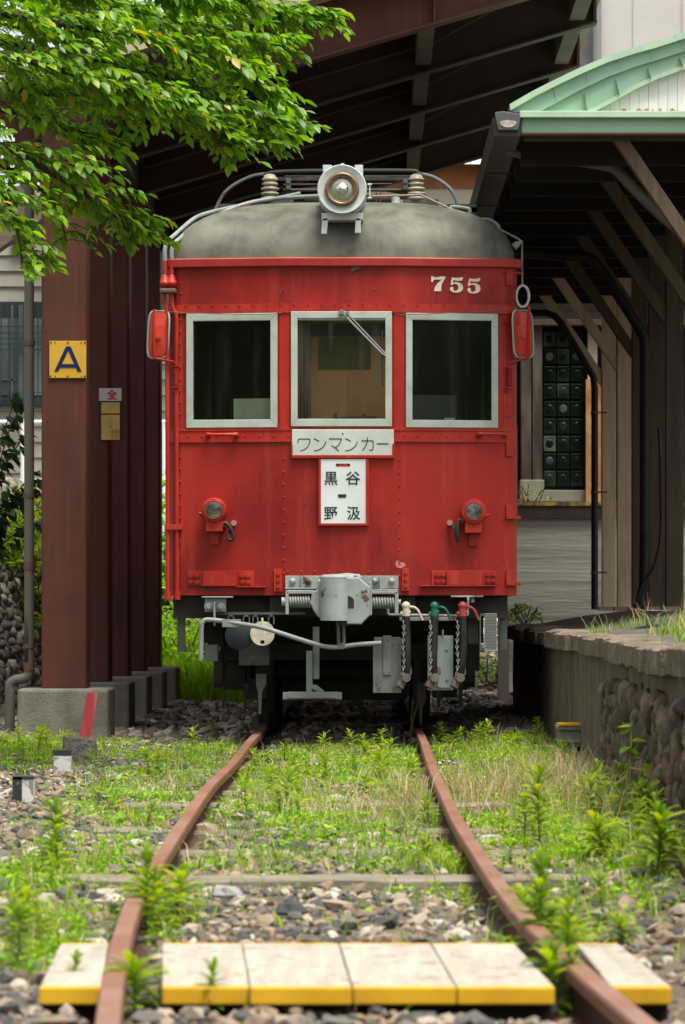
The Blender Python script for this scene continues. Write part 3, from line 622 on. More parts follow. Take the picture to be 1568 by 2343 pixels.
m = MB(); ps = catmull([(U(470), 1.3, Vz(440)), (U(500), 1.3, Vz(385)), (U(560), 1.3, Vz(350)), (U(620), 1.3, Vz(342))], 6); m.tube(ps, .012); m.tube(catmull([(U(960), 1.3, Vz(343)), (U(1000), 1.3, Vz(352)), (U(1040), 1.3, Vz(380)), (U(1060), 1.3, Vz(420)), (U(1062), 1.3, Vz(440))], 6), .014)
m.map(lambda x, y, z: (TX+x, TY+y, z)); build(m, 'collector_horn', PALE, pan)
m = MB(); m.tube(catmull([(U(590), 1.25, Vz(352)), (U(640), 1.25, Vz(340)), (U(930), 1.25, Vz(338)), (U(960), 1.25, Vz(343)), (U(975), 1.25, Vz(350))], 5), .014); m.tube([(U(640), 1.4, Vz(346)), (U(950), 1.4, Vz(346))], .010); m.tube([(U(690), 1.3, Vz(353)), (U(890), 1.3, Vz(353))], .01)
m.map(lambda x, y, z: (TX+x, TY+y, z)); build(m, 'collector_strip', M('dark_collector', (.07, .075, .065), .5), pan)
m = MB()
for px in (653, 931):
    m.box(U(px-6), U(px+6), .92, .97, Vz(398), Vz(370))
    for q in (378, 392): m.cyl((U(px), .9, Vz(q)), (U(px), .96, Vz(q)), .015)
m.map(lambda x, y, z: (TX+x, TY+y, z)); build(m, 'pantograph_clamp', PALED, pan)
prof = [(0, .045)]; h = 0
for q in range(5):
    R = .058+.008*(q < 3); prof += [(h+.004, .045), (h+.012, R), (h+.022, R), (h+.032, .044), (h+.045, .042)]; h += .034
prof += [(h, .04), (h+.02, .03), (h+.025, 0)]
for px in (609, 957):
    for yy in (.95, 2.5):
        m = MB(); m.lathe(prof, (TX+U(px), TY+yy, Vz(423)), (0, 0, 1), 20); build(m, 'insulator', PORC, pan)
m = MB(); m.lathe([(0, .05), (.0, .03), (.06, .03), (.075, .015), (.08, 0)], (TX+U(908), TY+.85, Vz(440)), (0, 0, 1), 14); m.box(TX+U(905), TX+U(925), TY+.85, TY+.95, Vz(440), Vz(424)); build(m, 'roof_vent', PALE, car)
# ---------------- coupler
zA, zAz = zc(480, 1780, 2.45); zB, zBz = zc(1050, 1780, 2.24)
tm0 = lambda x, y, z: (TX+x, TY+y, z)
m = MB()
m.box(zA(1028), zB(462), -.02, .0, zAz(185), zAz(85)); m.box(zA(1028), zA(1330), -.09, -.02, zAz(190), zAz(178)); m.box(zB(230), zB(462), -.09, -.02, zBz(184), zBz(172)); m.box(zA(1152), zA(1166), -.08, -.02, zAz(185), zAz(90)); m.box(zB(328), zB(342), -.08, -.02, zBz(180), zBz(78))
for x, z in ((zA(1085), zAz(128)), (zA(1210), zAz(128)), (zB(295), zBz(115)), (zB(415), zBz(115))): m.lathe([(0, .022), (.02, .02), (.03, .01), (.032, 0)], (x, -.02, z), n=14)
cm_ = M('rust-stained grey paint'.replace(' ', '_').replace('-', '_'), (.30, .34, .33), .5, (.22, .25, .24), 6, chip=((.12, .06, .035), 9, .635), chip2=((.28, .2, .13), 5, .7), streak=((.28, .28, .24), 14, .4), bump=.12, bsc=26)
cp = bpy.data.objects.new('coupler', None); COL.objects.link(cp); cp.parent = car; cp.location = (0, -.3, Vz(1370))
m.map(tm0); build(m, 'coupler_plate', cm_, cp, bevel=.003)
m = MB()   # head: rounded drum, right guide with hook mouth, left cheek
m.cyl((zA(1412), -.33, zAz(430)), (zA(1412), -.33, zAz(112)), .097, n=20); m.box(zA(1325), zA(1500), -.33, -.1, zAz(428), zAz(116))
m.prism([(zB(96), zBz(418)), (zB(200), zBz(420)), (zB(258), zBz(360)), (zB(262), zBz(160)), (zB(185), zBz(92)), (zB(96), zBz(92))], -.36, -.1)
m.prism([(zA(1250), zAz(350)), (zA(1283), zAz(400)), (zA(1320), zAz(425)), (zA(1320), zAz(115)), (zA(1283), zAz(118)), (zA(1278), zAz(195)), (zA(1240), zAz(210)), (zA(1225), zAz(300))], -.3, -.06)
m.box(zB(255), zB(275), -.3, -.08, zBz(360), zBz(120))
m.map(tm0); ch = build(m, 'coupler_head', cm_, cp, bevel=.022, seg=4)
m = MB(); m.lathe([(0, 0), (0, .13), (.02, .125), (.03, .1), (.035, 0)], (zA(1440), -.2, zAz(112)), (0, 0, 1), 24); m.lathe([(0, .1), (.02, .09), (.03, 0)], (zB(100), -.2, zBz(90)), (0, 0, 1), 20); m.map(tm0); build(m, 'coupler_cap', cm_, cp)
m = MB(); zz0 = zBz(305); hole = [(zB(98), zz0), (zB(150), zz0)]+[(zB(98)+(zB(150)-zB(98))*math.cos(q*math.pi/16), zBz(258)+(zBz(220)-zBz(258))*math.sin(q*math.pi/16)) for q in range(9)]
m.prism(hole, -.363, -.34); m.map(tm0); build(m, 'coupler_mouth_shade', GRIME, cp)  # dark raised shape stands for the shade inside the hook hole
m = MB()
m.box(zA(1035), zA(1060), -.2, -.13, zAz(385), zAz(200)); m.box(zA(1045), zA(1250), -.2, -.13, zAz(226), zAz(197)); m.box(zB(435), zB(460), -.2, -.13, zBz(350), zBz(190)); m.box(zB(270), zB(455), -.2, -.13, zBz(208), zBz(184))
m.cyl((zA(1005), -.165, zAz(285)), (zA(1060), -.165, zAz(285)), .03); m.cyl((zA(1060), -.165, zAz(285)), (zA(1250), -.165, zAz(285)), .018); m.cyl((zB(460), -.165, zBz(265)), (zB(478), -.165, zBz(265)), .02); m.cyl((zB(255), -.165, zBz(265)), (zB(436), -.165, zBz(265)), .018)
m.map(tm0); build(m, 'spring_bracket', cm_, cp, bevel=.004)
for a, b, z, tn in ((zA(1062), zA(1225), zAz(285), 8), (zB(262), zB(434), zBz(268), 9)):
    m = MB(); m.spring(a, b, -.165, z, .036, .0085, tn); m.map(tm0); build(m, 'coupler_spring', PALE, cp)
m = MB(); m.tube([(zA(1440), -.3, zAz(430)), (zA(1445), -.3, zAz(640))], .012); m.tube([(zA(1480), -.3, zAz(430)), (zA(1485), -.3, zAz(640))], .012); m.cyl((zA(1420), -.28, zAz(445)), (zA(1520), -.28, zAz(445)), .02); m.box(zA(1445), zA(1490), -.33, -.27, zAz(645), zAz(600)); m.map(tm0); build(m, 'release_rod', PALED, cp)
m = MB(); m.tube(catmull([(zA(380), -.1, zAz(738)), (zA(386), -.1, zAz(500)), (zA(396), -.1, zAz(445)), (zA(430), -.1, zAz(425)), (zA(560), -.12, zAz(436)), (zA(700), -.14, zAz(458)), (zA(870), -.18, zAz(488)), (zA(1140), -.25, zAz(572)), (zA(1340), -.3, zAz(628)), (zA(1460), -.3, zAz(632)), (zB(100), -.3, zBz(570)), (zB(180), -.3, zBz(560)), (zB(340), -.3, zBz(550))], 5), .016); m.box(zA(548), zA(690), -.14, -.11, zAz(480), zAz(420)); m.map(tm0); build(m, 'uncoupling_lever', PALE, car)
# ---------------- hanging gear under the nose
m = MB(); m.box(zA(385), zA(625), -.06, .1, zAz(256), zAz(244)); m.box(zA(408), zA(572), -.03, .02, zAz(365), zAz(256)); m.box(zA(478), zA(492), -.1, -.03, zAz(470), zAz(290))
for x in (440, 533): m.bolt(zA(x), zAz(322), .028, -.03, .03)
m.map(tm0); build(m, 'lever_hinge', PALE, car, bevel=.003)
m = MB(); m.box(zA(510), zA(1185), .02, .05, zAz(386), zAz(366))
for x0, x1 in ((583, 635), (700, 755), (775, 820), (895, 945)):
    m.box(zA(x0), zA(x0+10), -.01, .03, zAz(480), zAz(388)); m.box(zA(x1-10), zA(x1), -.01, .03, zAz(460), zAz(388)); m.box(zA(x0), zA(x1), -.01, .03, zAz(400), zAz(388))
m.map(tm0); build(m, 'jumper_rail', PALED, car)
m = MB(); m.cyl((zA(670), -.02, zAz(548)), (zA(670), .06, zAz(548)), .096, n=28); m.lathe([(0, .096), (.01, .08), (.012, 0)], (zA(670), -.02, zAz(548)), n=28); m.map(tm0); build(m, 'jumper_socket', M('dark_navy_cap', (.018, .027, .034), .5), car)
m = MB(); m.cyl((zA(853), -.05, zAz(530)), (zA(853), -.02, zAz(530)), .084, n=28); m.box(zA(835), zA(872), -.05, -.02, zAz(612), zAz(580)); m.box(zA(845), zA(860), -.06, -.02, zAz(470), zAz(410)); m.map(tm0); build(m, 'jumper_socket', CREAMV, car, bevel=.003)
m = MB(); m.box(zA(658), zA(895), .25, .5, zAz(782), zAz(600)); m.box(zA(403), zA(502), .1, .3, zAz(748), zAz(620)); m.map(tm0); build(m, 'equipment_box', PALED, car, bevel=.004)
m = MB(); m.box(zA(165), zA(228), .45, .5, zAz(680), zAz(300)); m.box(zB(1197), zB(1248), .45, .5, zBz(605), zBz(280)); m.map(tm0); build(m, 'step_hanger', M('grey_hanger_steel', (.2, .215, .21), .55, (.12, .13, .125), 6), car)
m = MB(); m.box(zA(1190), zA(1238), .0, .04, zAz(1030), zAz(665)); m.box(zA(1240), zA(1290), .05, .08, zAz(885), zAz(480)); m.box(zA(1010), zA(1465), -.03, .06, zAz(1040), zAz(985)); m.box(zA(1048), zA(1430), -.08, -.03, zAz(1030), zAz(980)); m.bar((zA(1242), .02, zAz(935)), (zA(1310), -.02, zAz(985)), .06, .02)
m.map(tm0); build(m, 'rail_guard', PALE, car, bevel=.003)
m = MB(); m.box(zB(290), zB(480), -.02, .12, zBz(905), zBz(512)); m.box(zB(352), zB(412), -.032, -.02, zBz(780), zBz(500)); m.box(zB(283), zB(300), -.035, -.02, zBz(905), zBz(560)); m.box(zB(465), zB(482), -.035, -.02, zBz(905), zBz(540))
for x, z in ((395, 530), (430, 553), (395, 642), (365, 757), (398, 757), (333, 858), (432, 858)): m.bolt(zB(x), zBz(z), .009, -.03)
m.map(tm0); build(m, 'equipment_box', M('stained_grey_box_paint', (.2, .215, .195), .55, (.13, .14, .125), 5, chip=((.1, .055, .03), 12, .68)), car, bevel=.003)
m = MB(); m.box(zB(668), zB(848), -.02, .12, zBz(886), zBz(500)); m.box(zB(735), zB(832), -.028, -.02, zBz(870), zBz(510)); m.box(zB(770), zB(780), -.04, .1, zBz(502), zBz(460))
for x, z in ((803, 597), (805, 807), (755, 858)): m.bolt(zB(x), zBz(z), .011, -.028)
m.map(tm0); build(m, 'equipment_box', M('clean_grey_box_paint', (.27, .31, .305), .5, (.21, .245, .24), 4), car, bevel=.003)
m = MB(); m.box(zB(1072), zB(1160), .1, .13, zBz(610), zBz(343)); m.map(tm0); pp = build(m, 'perforated_guard', M('pale_guard_paint', (.42, .46, .43), .5, (.33, .36, .33), 5), car)
m = MB()
for r in range(24):
    for c in range(9): m.cyl((zB(1079+c*9+(r % 2)*4), .0985, zBz(352+r*10.6)), (zB(1079+c*9+(r % 2)*4), .101, zBz(352+r*10.6)), .0038, n=6, sm=False)
m.map(tm0); build(m, 'guard_holes', GRIME, pp)
m = MB(); m.tube([(zB(1042), .08, zBz(360)), (zB(1042), .08, zBz(605))], .006); m.box(zB(1040), zB(1075), .09, .12, zBz(360), zBz(345)); m.box(zB(1040), zB(1075), .09, .12, zBz(600), zBz(585)); m.box(zB(960), zB(1035), .3, .4, zBz(560), zBz(380)); m.map(tm0); build(m, 'guard_bracket', PALED, car)
m = MB(); m.box(zB(832), zB(1060), -.05, .1, zBz(228), zBz(217)); m.box(zB(975), zB(998), -.02, .02, zBz(265), zBz(228)); m.tube([(zB(388), -.06, zBz(300)), (zB(388), -.06, zBz(345)), (zB(396), -.06, zBz(353)), (zB(935), -.06, zBz(361)), (zB(950), -.06, zBz(352)), (zB(953), -.06, zBz(228))], .009); m.box(zB(470), zB(870), -.04, -.02, zBz(395), zBz(368)); m.map(tm0); build(m, 'hose_bracket', M('pale_bracket_paint', (.4, .43, .41), .5, (.14, .08, .05), 5, f=(.5, .62)), car)
def hose(x0, mat_, path, chx, colr):
    m = MB(); m.cyl((zB(x0), -.1, zBz(362)), (zB(x0), -.1, zBz(300)), .028, .024); m.cyl((zB(x0-38), -.1, zBz(345)), (zB(x0+32), -.1, zBz(335)), .014); m.lathe([(0, .024), (.02, .03), (.03, .028), (.045, .016), (.05, .0)], (zB(x0), -.1, zBz(310)), (0, 0, 1), 14)
    m.box(zB(x0-30), zB(x0+26), -.12, -.08, zBz(294), zBz(282)); m.prism([(zB(x0), zBz(298)), (zB(x0+20), zBz(270)), (zB(x0+28), zBz(270)), (zB(x0+28), zBz(296))], -.115, -.085)
    m.tube(catmull([(zB(x0+20), -.1, zBz(302)), (zB(x0+55), -.11, zBz(300)), (zB(x0+85), -.11, zBz(325)), (zB(x0+105), -.11, zBz(370)), (zB(x0+116), -.11, zBz(392))], 4), [.009]*17)
    m.map(tm0); cock = build(m, 'air_cock', mat_, car, bevel=.002); cock['label'] = colr+' air cock'
    m = MB(); m.cyl((zB(path[0][0]), -.1, zBz(362)), (zB(path[0][0]), -.1, zBz(395)), .026); m.map(tm0); build(m, 'hose_nut', M('rusty_hose_nut', (.13, .08, .055), .6, (.08, .05, .04), 20), cock)
    m = MB(); m.tube(catmull([(zB(a), -.1+d, zBz(b)) for a, b, d in path], 5), .0275, 10); m.map(tm0); build(m, 'air_hose', BLACKR, cock)
    ex, ez_, ed = path[-1]
    m = MB(); m.bar((zB(ex+8), -.1+ed, zBz(ez_-30)), (zB(ex-45), -.12+ed, zBz(ez_+75)), .045, .05); m.cyl((zB(ex+5), -.15+ed, zBz(ez_+5)), (zB(ex+5), -.06+ed, zBz(ez_+5)), .03); m.tube([(zB(ex+14), -.1+ed, zBz(ez_)), (zB(ex+34), -.1+ed, zBz(ez_-25)), (zB(ex+28), -.1+ed, zBz(ez_-70))], .012); m.map(tm0); build(m, 'hose_coupling', M('rusty_hose_head', (.1, .085, .07), .7, (.17, .15, .125), 14), cock, bevel=.006)
    m = MB(); N = 16; z0, z1 = 400, 780
    for q in range(N):
        zc_ = zBz(z0+(z1-z0)*(q+.5)/N); L = (zBz(z0)-zBz(z1))/N*.72; R = .010; xx = zB(chx+4*math.sin(q*.7)); lk = []
        for j in range(12):
            t = 2*math.pi*j/12; a_ = R*math.cos(t); b_ = (L-R)*math.sin(t) if abs(math.sin(t)) < .9 else L*math.sin(t)
            lk.append((xx+(a_ if q % 2 else 0), -.13+(0 if q % 2 else a_), zc_+b_))
        m.tube(lk, .0042, 5, closed=True)
    m.map(tm0); build(m, 'hose_chain', PALE, cock)
hose(515, CREAMV, [(515, 365, 0), (520, 540, 0), (521, 690, 0), (512, 790, .02)], 495, 'cream')
hose(715, GREENV, [(715, 365, 0), (711, 540, 0), (705, 690, 0), (714, 790, .02)], 684, 'green')
hose(912, REDV, [(912, 365, 0), (916, 540, 0), (908, 690, 0), (893, 790, .02)], 875, 'red')
# underframe and bogies
m = MB(); m.box(TX-1.17, TX+1.14, TY+.16, TY+TL, .80, .955); m.box(TX-.5, TX+.5, TY+.05, TY+.4, .82, .955)
for y in (1, 5, 9, 13): m.box(TX-1.0, TX+1.0, TY+y, TY+y+.15, .62, .8)
for x0, x1, y0_, y1_ in ((-.95, -.35, 4.2, 6.2), (.3, .95, 4.4, 6.6), (-.9, -.2, 7, 8.4), (.2, .9, 7.2, 9)): m.box(TX+x0, TX+x1, TY+y0_, TY+y1_, .25, .8)
build(m, 'underframe', GRIME, car)
for by in (2.3, 10.6):
    bo = bpy.data.objects.new('bogie', None); COL.objects.link(bo); bo.parent = car; bo.location = (0, by, .43)
    m = MB()
    for s in (-1, 1):
        x = TX+s*.80
        m.box(x-.06, x+.06, TY+by-1.35, TY+by+1.35, .5, .62); m.box(x-.09, x+.09, TY+by-1.12, TY+by-.82, .28, .6); m.box(x-.09, x+.09, TY+by+.82, TY+by+1.12, .28, .6); m.box(x-.1, x+.1, TY+by-.35, TY+by+.35, .3, .56)
    m.box(TX-.86, TX+.86, TY+by-1.4, TY+by-1.28, .5, .62); m.box(TX-.86, TX+.86, TY+by-.2, TY+by+.2, .42, .72); m.box(TX-.45, TX+.45, TY+by-.85, TY+by+.7, .2, .55)
    m.box(TX-.86, TX+.86, TY+by+1.28, TY+by+1.4, .5, .62)
    build(m, 'bogie_frame', GRIME, bo)
    for yy in (-.97, .97):
        m = MB()
        for s in (-1, 1):
            m.lathe([(0, 0), (0, .40), (.03, .43), (.055, .43), (.06, .40), (.11, .39), (.125, .37), (.125, 0)] if s > 0 else [(0, 0), (0, .37), (.015, .39), (.065, .40), (.07, .43), (.095, .43), (.125, .40), (.125, 0)], (TX+(.495 if s > 0 else -.62), TY+by+yy, .43), (1, 0, 0), 30)
        m.cyl((TX-.6, TY+by+yy, .43), (TX+.6, TY+by+yy, .43), .07); build(m, 'wheelset', GRIME, bo)
m = MB()   # rail brooms and life guards before the leading wheels
for a, b, c, d, e in ((790, 870, 850, 1165, PALED), (500, 550, 760, 1135, None), (675, 725, 930, 1130, None)):
    x0, x1, z0, z1 = zA(a), zA(b), zAz(c), zAz(d); w4 = (x1-x0)*.28
    q = [(x0, z0), (x0+w4*1.1, z1), (x1-w4*1.6, z1), (x1, z0)] if e is None else [(x0, z0), (x0, zAz(920)), (x0+w4*.6, zAz(990)), (x0+w4*.6, z1), (x1-w4*2, z1), (x1-w4*1.2, zAz(990)), (x1, zAz(920)), (x1, z0)]
    if e is None: m.prism(q, .55, .6)
for a, b in ((738, 778), (895, 935)): m.prism([(zB(a), zBz(820)), (zB(b), zBz(820)), (zB(b-8), zBz(1025)), (zB(a+8), zBz(1025))], .55, .6)
m.cyl((zA(450), .6, zAz(820)), (zA(520), .6, zAz(820)), .13, n=20); m.cyl((zB(930), .65, zBz(760)), (zB(1020), .65, zBz(760)), .12, n=20); m.box(zA(400), zA(520), .6, .9, zAz(640), zAz(400)); m.box(zB(940), zB(1055), .6, .9, zBz(760), zBz(560))
m.box(zA(700), zA(860), .8, 1.1, zAz(1060), zAz(900)); m.box(zB(720), zB(900), .8, 1.1, zBz(960), zBz(880))
m.map(tm0); build(m, 'brake_rigging', GRIME, car)
for f, g, x0, x1, za_, zb_, zc2 in ((zA, zAz, 790, 870, 850, 930, 1165), (zB, zBz, 600, 662, 840, 960, 1140)):
    m = MB(); a, b = f(x0), f(x1); w_ = (b-a)
    m.prism([(a, g(za_)), (a, g(zb_)), (a+w_*.22, g(zb_+60)), (a+w_*.25, g(zc2)), (a+w_*.5, g(zc2)), (a+w_*.6, g(zb_+60)), (b, g(zb_)), (b, g(za_))][::-1], .3, .33); m.map(tm0); build(m, 'life_guard', PALED if x0 == 790 else GRIME, car)
# ================================================================== SHED OVER THE TRACK
SY = [25.0+2.2*k for k in range(5)]
def rb(x): return 5.06+.292*(x-.472)            # underside of the rafters
shed = thing('train_shed', (-2.2, 25, 0), 'brown steel shed with a sloping roof on a row of box columns, sheltering the railcar', 'shed')
for k, y in enumerate(SY):
    gzb = -.12
    m = MB(); m.box(-2.345, -2.02, y, y+.33, .28, rb(-2.15)+.3); c = build(m, 'column', BROWN if k < 5 else BROWND, shed, bevel=.022, seg=3)
    m = MB(); m.box(-2.50, -1.853, y-.18, y+.5, gzb-.1, .295); build(m, 'footing', CONC if k < 2 else CONCL, c, bevel=.02, seg=2)
    m = MB(); x0, x1 = -2.55, 1.78; hw = .02
    def rq(a, b, dz0, dz1, y0, y1): m.add([(a, y0, rb(a)+dz0), (b, y0, rb(b)+dz0), (b, y1, rb(b)+dz0), (a, y1, rb(a)+dz0), (a, y0, rb(a)+dz1), (b, y0, rb(b)+dz1), (b, y1, rb(b)+dz1), (a, y1, rb(a)+dz1)], [(3, 2, 1, 0), (4, 5, 6, 7), (0, 1, 5, 4), (1, 2, 6, 5), (2, 3, 7, 6), (3, 0, 4, 7)])
    rq(x0, x1, .016, .364, y+.155, y+.175); rq(x0, x1, 0, .016, y+.08, y+.25); rq(x0, x1, .364, .38, y+.08, y+.25)
    for xs_ in ([-1.2, .47, 1.76] if k == 0 else [.47, 1.76]): m.box(xs_-.008, xs_+.008, y+.085, y+.155, rb(xs_)+.016, rb(xs_)+.364)
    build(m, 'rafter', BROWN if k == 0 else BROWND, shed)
    if k < 4:
        m = MB(); m.tube([(1.6, y+.3, rb(1.6)+.2), (.5, y+2.2, rb(.5)+.2), (-1.9, y+2.2+.0, rb(-1.9)+.2)], .009, 6); m.tube([(1.35, y+.3, rb(1.35)+.2), (1.1, y+.55, rb(1.1)+.2)], .02, 6)
        build(m, 'brace_rod', M('rusty_rod', (.14, .06, .03), .7), shed)
for xp in (-2.0, .42, 1.62):
    m = MB()
    for k in range(5):
        y = SY[k]+.25; m.box(xp-.06, xp+.06, y, SY[k]+2.2+.08, rb(xp)+.06, rb(xp)+.36)
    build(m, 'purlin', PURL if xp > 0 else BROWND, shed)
m = MB(); y0, y1 = SY[0]-.22, SY[4]+1.5; N = 120
for k in range(1):
    xs_ = [-3.5+5.4*i/300 for i in range(301)]
V = []; F = []
ys_ = np.linspace(y0, y1, 220)
for j, y in enumerate(ys_):
    q = .014*(1 if (j % 4) in (0, 1) else -1)
    for x in (-2.75, 1.9): V += [(x, y, rb(x)+.40+q), (x, y, rb(x)+.408+q)]
for j in range(219):
    a = j*4; F += [(a, a+4, a+6, a+2), (a+1, a+3, a+7, a+5), (a, a+1, a+5, a+4), (a+2, a+6, a+7, a+3)]
m.add(V, F); build(m, 'roof_sheet', DECK, shed)
m = MB(); m.add([(x, y, rb(x)+dz) for y in (y0-.02, y0-.005) for x, dz in ((-2.75, .375), (1.9, .375), (1.9, .47), (-2.75, .47))], [(0, 1, 2, 3), (7, 6, 5, 4), (0, 4, 5, 1), (1, 5, 6, 2), (2, 6, 7, 3), (3, 7, 4, 0)]); build(m, 'roof_edge', M('tan_roof_edge', (.42, .36, .27), .6), shed)
# signs on the columns
yA = thing('letter_sign', (PX(155, 25), 24.99, PZ(822, 25)), 'square yellow sign with a dark blue letter A on the nearest brown column', 'sign')
m = MB(); m.box(PX(113, 24.985), PX(197.5, 24.985), 24.985, 24.997, PZ(865, 24.985), PZ(780, 24.985))
build(m, 'sign_plate', M('yellow_sign_enamel', (.6, .36, .04), .45, (.54, .32, .035), 4), yA, bevel=.002)
m = MB(); q3 = lambda a, b: (((0+a/2.24)*K_-845)*24.98/S8, EYE-((700+b/2.24)*K_-1388)*24.98/S8)
A0 = [q3(*p) for p in ((384, 1054), (464, 877), (499, 877), (576, 1054), (549, 1054), (531, 1027), (430, 1027), (412, 1052))]
bars = [[(384, 1054), (412, 1052), (483, 906), (466, 877)], [(499, 877), (466, 877), (483, 906), (549, 1054), (576, 1054)], [(424, 1026), (537, 1026), (525, 1002), (436, 1002)]]
for i, b in enumerate(bars): m.prism([q3(*p) for p in b], 24.9815-.0004*i, 24.984)
build(m, 'sign_lettering', M('dark_blue_sign_ink', (.003, .013, .075), .5), yA)
m = MB()
for a, b in ((360, 849), (480, 850), (601, 850), (357, 1087), (478, 1087), (599, 1088), (389, 849), (573, 849), (391, 1088), (576, 1087)): x, z = q3(a, b); m.cyl((x, 24.980, z), (x, 24.984, z), .006 if a in (360, 480, 601, 357, 478, 599) else .004, n=8)
build(m, 'sign_screw', GRIME, yA)
yS = 27.17
q4 = lambda a, b: (((0+a/2.24)*K_-845)*yS/S8, EYE-((700+b/2.24)*K_-1388)*yS/S8)
s1 = thing('safety_sign', (*q4(800, 1220)[:1], yS, q4(800, 1220)[1]), 'white plate with a red Japanese character on the second brown column', 'sign')
m = MB(); a, b = q4(700, 1262), q4(858, 1172); m.box(a[0], b[0], yS+.003, yS+.03, a[1], b[1]); build(m, 'sign_plate', M('grubby_white_plate', (.5, .47, .44), .5), s1)
m = MB(); a, b = q4(757, 1252), q4(826, 1180); glyphs(m, '全', a[0], b[0], a[1], b[1], yS+.0005, yS+.003, .03); build(m, 'sign_lettering', M('red_sign_ink', (.4, .02, .03), .5), s1)
s2 = thing('notice_board', (q4(800, 1400)[0], yS, q4(800, 1400)[1]), 'dark board with two handwritten yellow notices on the second brown column', 'notice')
m = MB(); a, b = q4(700, 1540), q4(876, 1266); m.box(a[0], b[0], yS+.01, yS+.03, a[1], b[1]); build(m, 'board', BROWND, s2)
for y0_, y1_ in ((1350, 1272), (1537, 1360)):
    m = MB(); a, b = q4(715, y0_), q4(846, y1_); m.box(a[0], b[0], yS+.004, yS+.01, a[1], b[1]); build(m, 'paper', M('yellowed_paper', (.55, .4, .14), .7, (.45, .33, .12), 12), s2)
m = MB()
for ch, x0, x1, y0_, y1_ in (('バ', 764, 790, 1400, 1372), ('ン', 764, 788, 1426, 1404), ('タ', 764, 790, 1454, 1430)): a, b = q4(x0, y0_), q4(x1, y1_); glyphs(m, ch, a[0], b[0], a[1], b[1], yS+.001, yS+.004)
build(m, 'notice_lettering', M('green_pen', (.12, .25, .06), .6), s2)
m = MB()
for ch, x0, x1, y0_, y1_ in (('確', 775, 808, 1492, 1462), ('認', 812, 845, 1492, 1462), ('か', 782, 806, 1526, 1500), ('ア', 815, 836, 1526, 1500), ('ノ', 768, 780, 1335, 1280)): a, b = q4(x0, y0_), q4(x1, y1_); glyphs(m, ch, a[0], b[0], a[1], b[1], yS+.001, yS+.004)
build(m, 'notice_lettering', M('faded_red_pen', (.45, .18, .06), .6), s2)
# downpipe beside the first column
dp = thing('downpipe', (PX(67, 25.2), 25.2, 0), 'grey rainwater downpipe with a kink at its foot, left of the nearest brown column', 'downpipe')
m = MB(); d = 25.2
m.tube([P(67, 330, d), P(67, 1400, d), P(67, 1520, d)]+catmull([P(67, 1520, d), P(65, 1545, d), P(52, 1553, d), P(35, 1556, d), P(24, 1566, d), P(23, 1585, d)], 5)+[P(23, 1600, d), P(21, 1720, d)], .0365, 14); build(m, 'pipe', PVC, dp)
m = MB()
for py in (785, 1134, 1478): p = P(67, py, d); m.cyl(p-Vector((0, 0, .016)), p+Vector((0, 0, .016)), .042, n=16); m.box(p.x, p.x+.09, p.y-.004, p.y+.004, p.z+.01, p.z+.016)
for py in (1295,): p = P(67, py, d); m.cyl(p-Vector((0, 0, .03)), p+Vector((0, 0, .03)), .0395, n=16)
p = P(67, 1525, d); m.cyl(p-Vector((0, 0, .03)), p+Vector((0, 0, .03)), .0405, n=16)
build(m, 'pipe_clip', M('rusty_pipe_clip', (.10, .055, .04), .7), dp)

# ================================================================== PLATFORM
pf = thing('platform', (1.25, 20, 0), 'old stone station platform with a weathered coping, right of the track', 'platform')
m = MB(); ys_ = np.concatenate([np.linspace(5, 14, 10), np.linspace(14.5, 30.8, 34)]); prof = [(1.27, .70), (1.55, .735), (1.9, .80), (2.25, .845), (4, .86), (9, .86)]
V = [(x, y, z+.008*mnoise(Vector((x*2, y*2, 0)))) for y in ys_ for x, z in prof]; n = len(prof)
m.add(V, [(j*n+k, j*n+k+1, (j+1)*n+k+1, (j+1)*n+k) for j in range(len(ys_)-1) for k in range(n-1)], 0, True)
m.box(1.33, 9, 30.7, 30.8, -.3, .69)
build(m, 'deck', M('cracked_asphalt', (.07, .066, .06), .95, (.12, .112, .1), 4, bump=.7, bsc=45, chip=((.3, .29, .26), 6, .74)), pf)
STONE = M('stained_coping_stone', (.22, .175, .125), .95, (.11, .085, .06), 5, bump=1., bsc=40, streak=((.04, .031, .024), 14, .8), chip=((.33, .31, .26), 11, .70))
def rough_block(mb, x0, x1, y0, y1, z0, z1, amp, sd, ny=8, nx=4, nz=4):
    """a hewn block: every face a grid of its own, pushed in and out by noise, edges rounded"""
    c = Vector(((x0+x1)/2, (y0+y1)/2, (z0+z1)/2)); hx, hy, hz = (x1-x0)/2, (y1-y0)/2, (z1-z0)/2
    def pt(u, v, w):
        r = .86 if sum(abs(abs(q)-1) < 1e-6 for q in (u, v, w)) >= 2 else 1
        p = Vector((c.x+u*hx, c.y+v*hy, c.z+w*hz)); q = amp*(mnoise(p*7+Vector((sd, 0, 0)))+.6*mnoise(p*19+Vector((0, sd, 0))))
        e = .012 if r < 1 else 0
        return (p.x-math.copysign(e, u)*(abs(u) > .99)+q, p.y-math.copysign(e, v)*(abs(v) > .99), p.z-math.copysign(e, w)*(abs(w) > .99)+q*.7)
    def face(fn, na, nb):
        vs = [pt(*fn(-1+2*i/na, -1+2*j/nb)) for i in range(na+1) for j in range(nb+1)]
        mb.add(vs, [(i*(nb+1)+j, i*(nb+1)+j+1, (i+1)*(nb+1)+j+1, (i+1)*(nb+1)+j) for i in range(na) for j in range(nb)], 0, False)
    face(lambda a, b: (-1, a, b), ny*2, nz*2); face(lambda a, b: (a, b, 1), nx*2, ny*2); face(lambda a, b: (a, b, -1), nx, ny); face(lambda a, b: (a, -1, b), nx, nz); face(lambda a, b: (a, 1, b), nx, nz)
y = 5.0; k = 0; rc = random.Random(3)
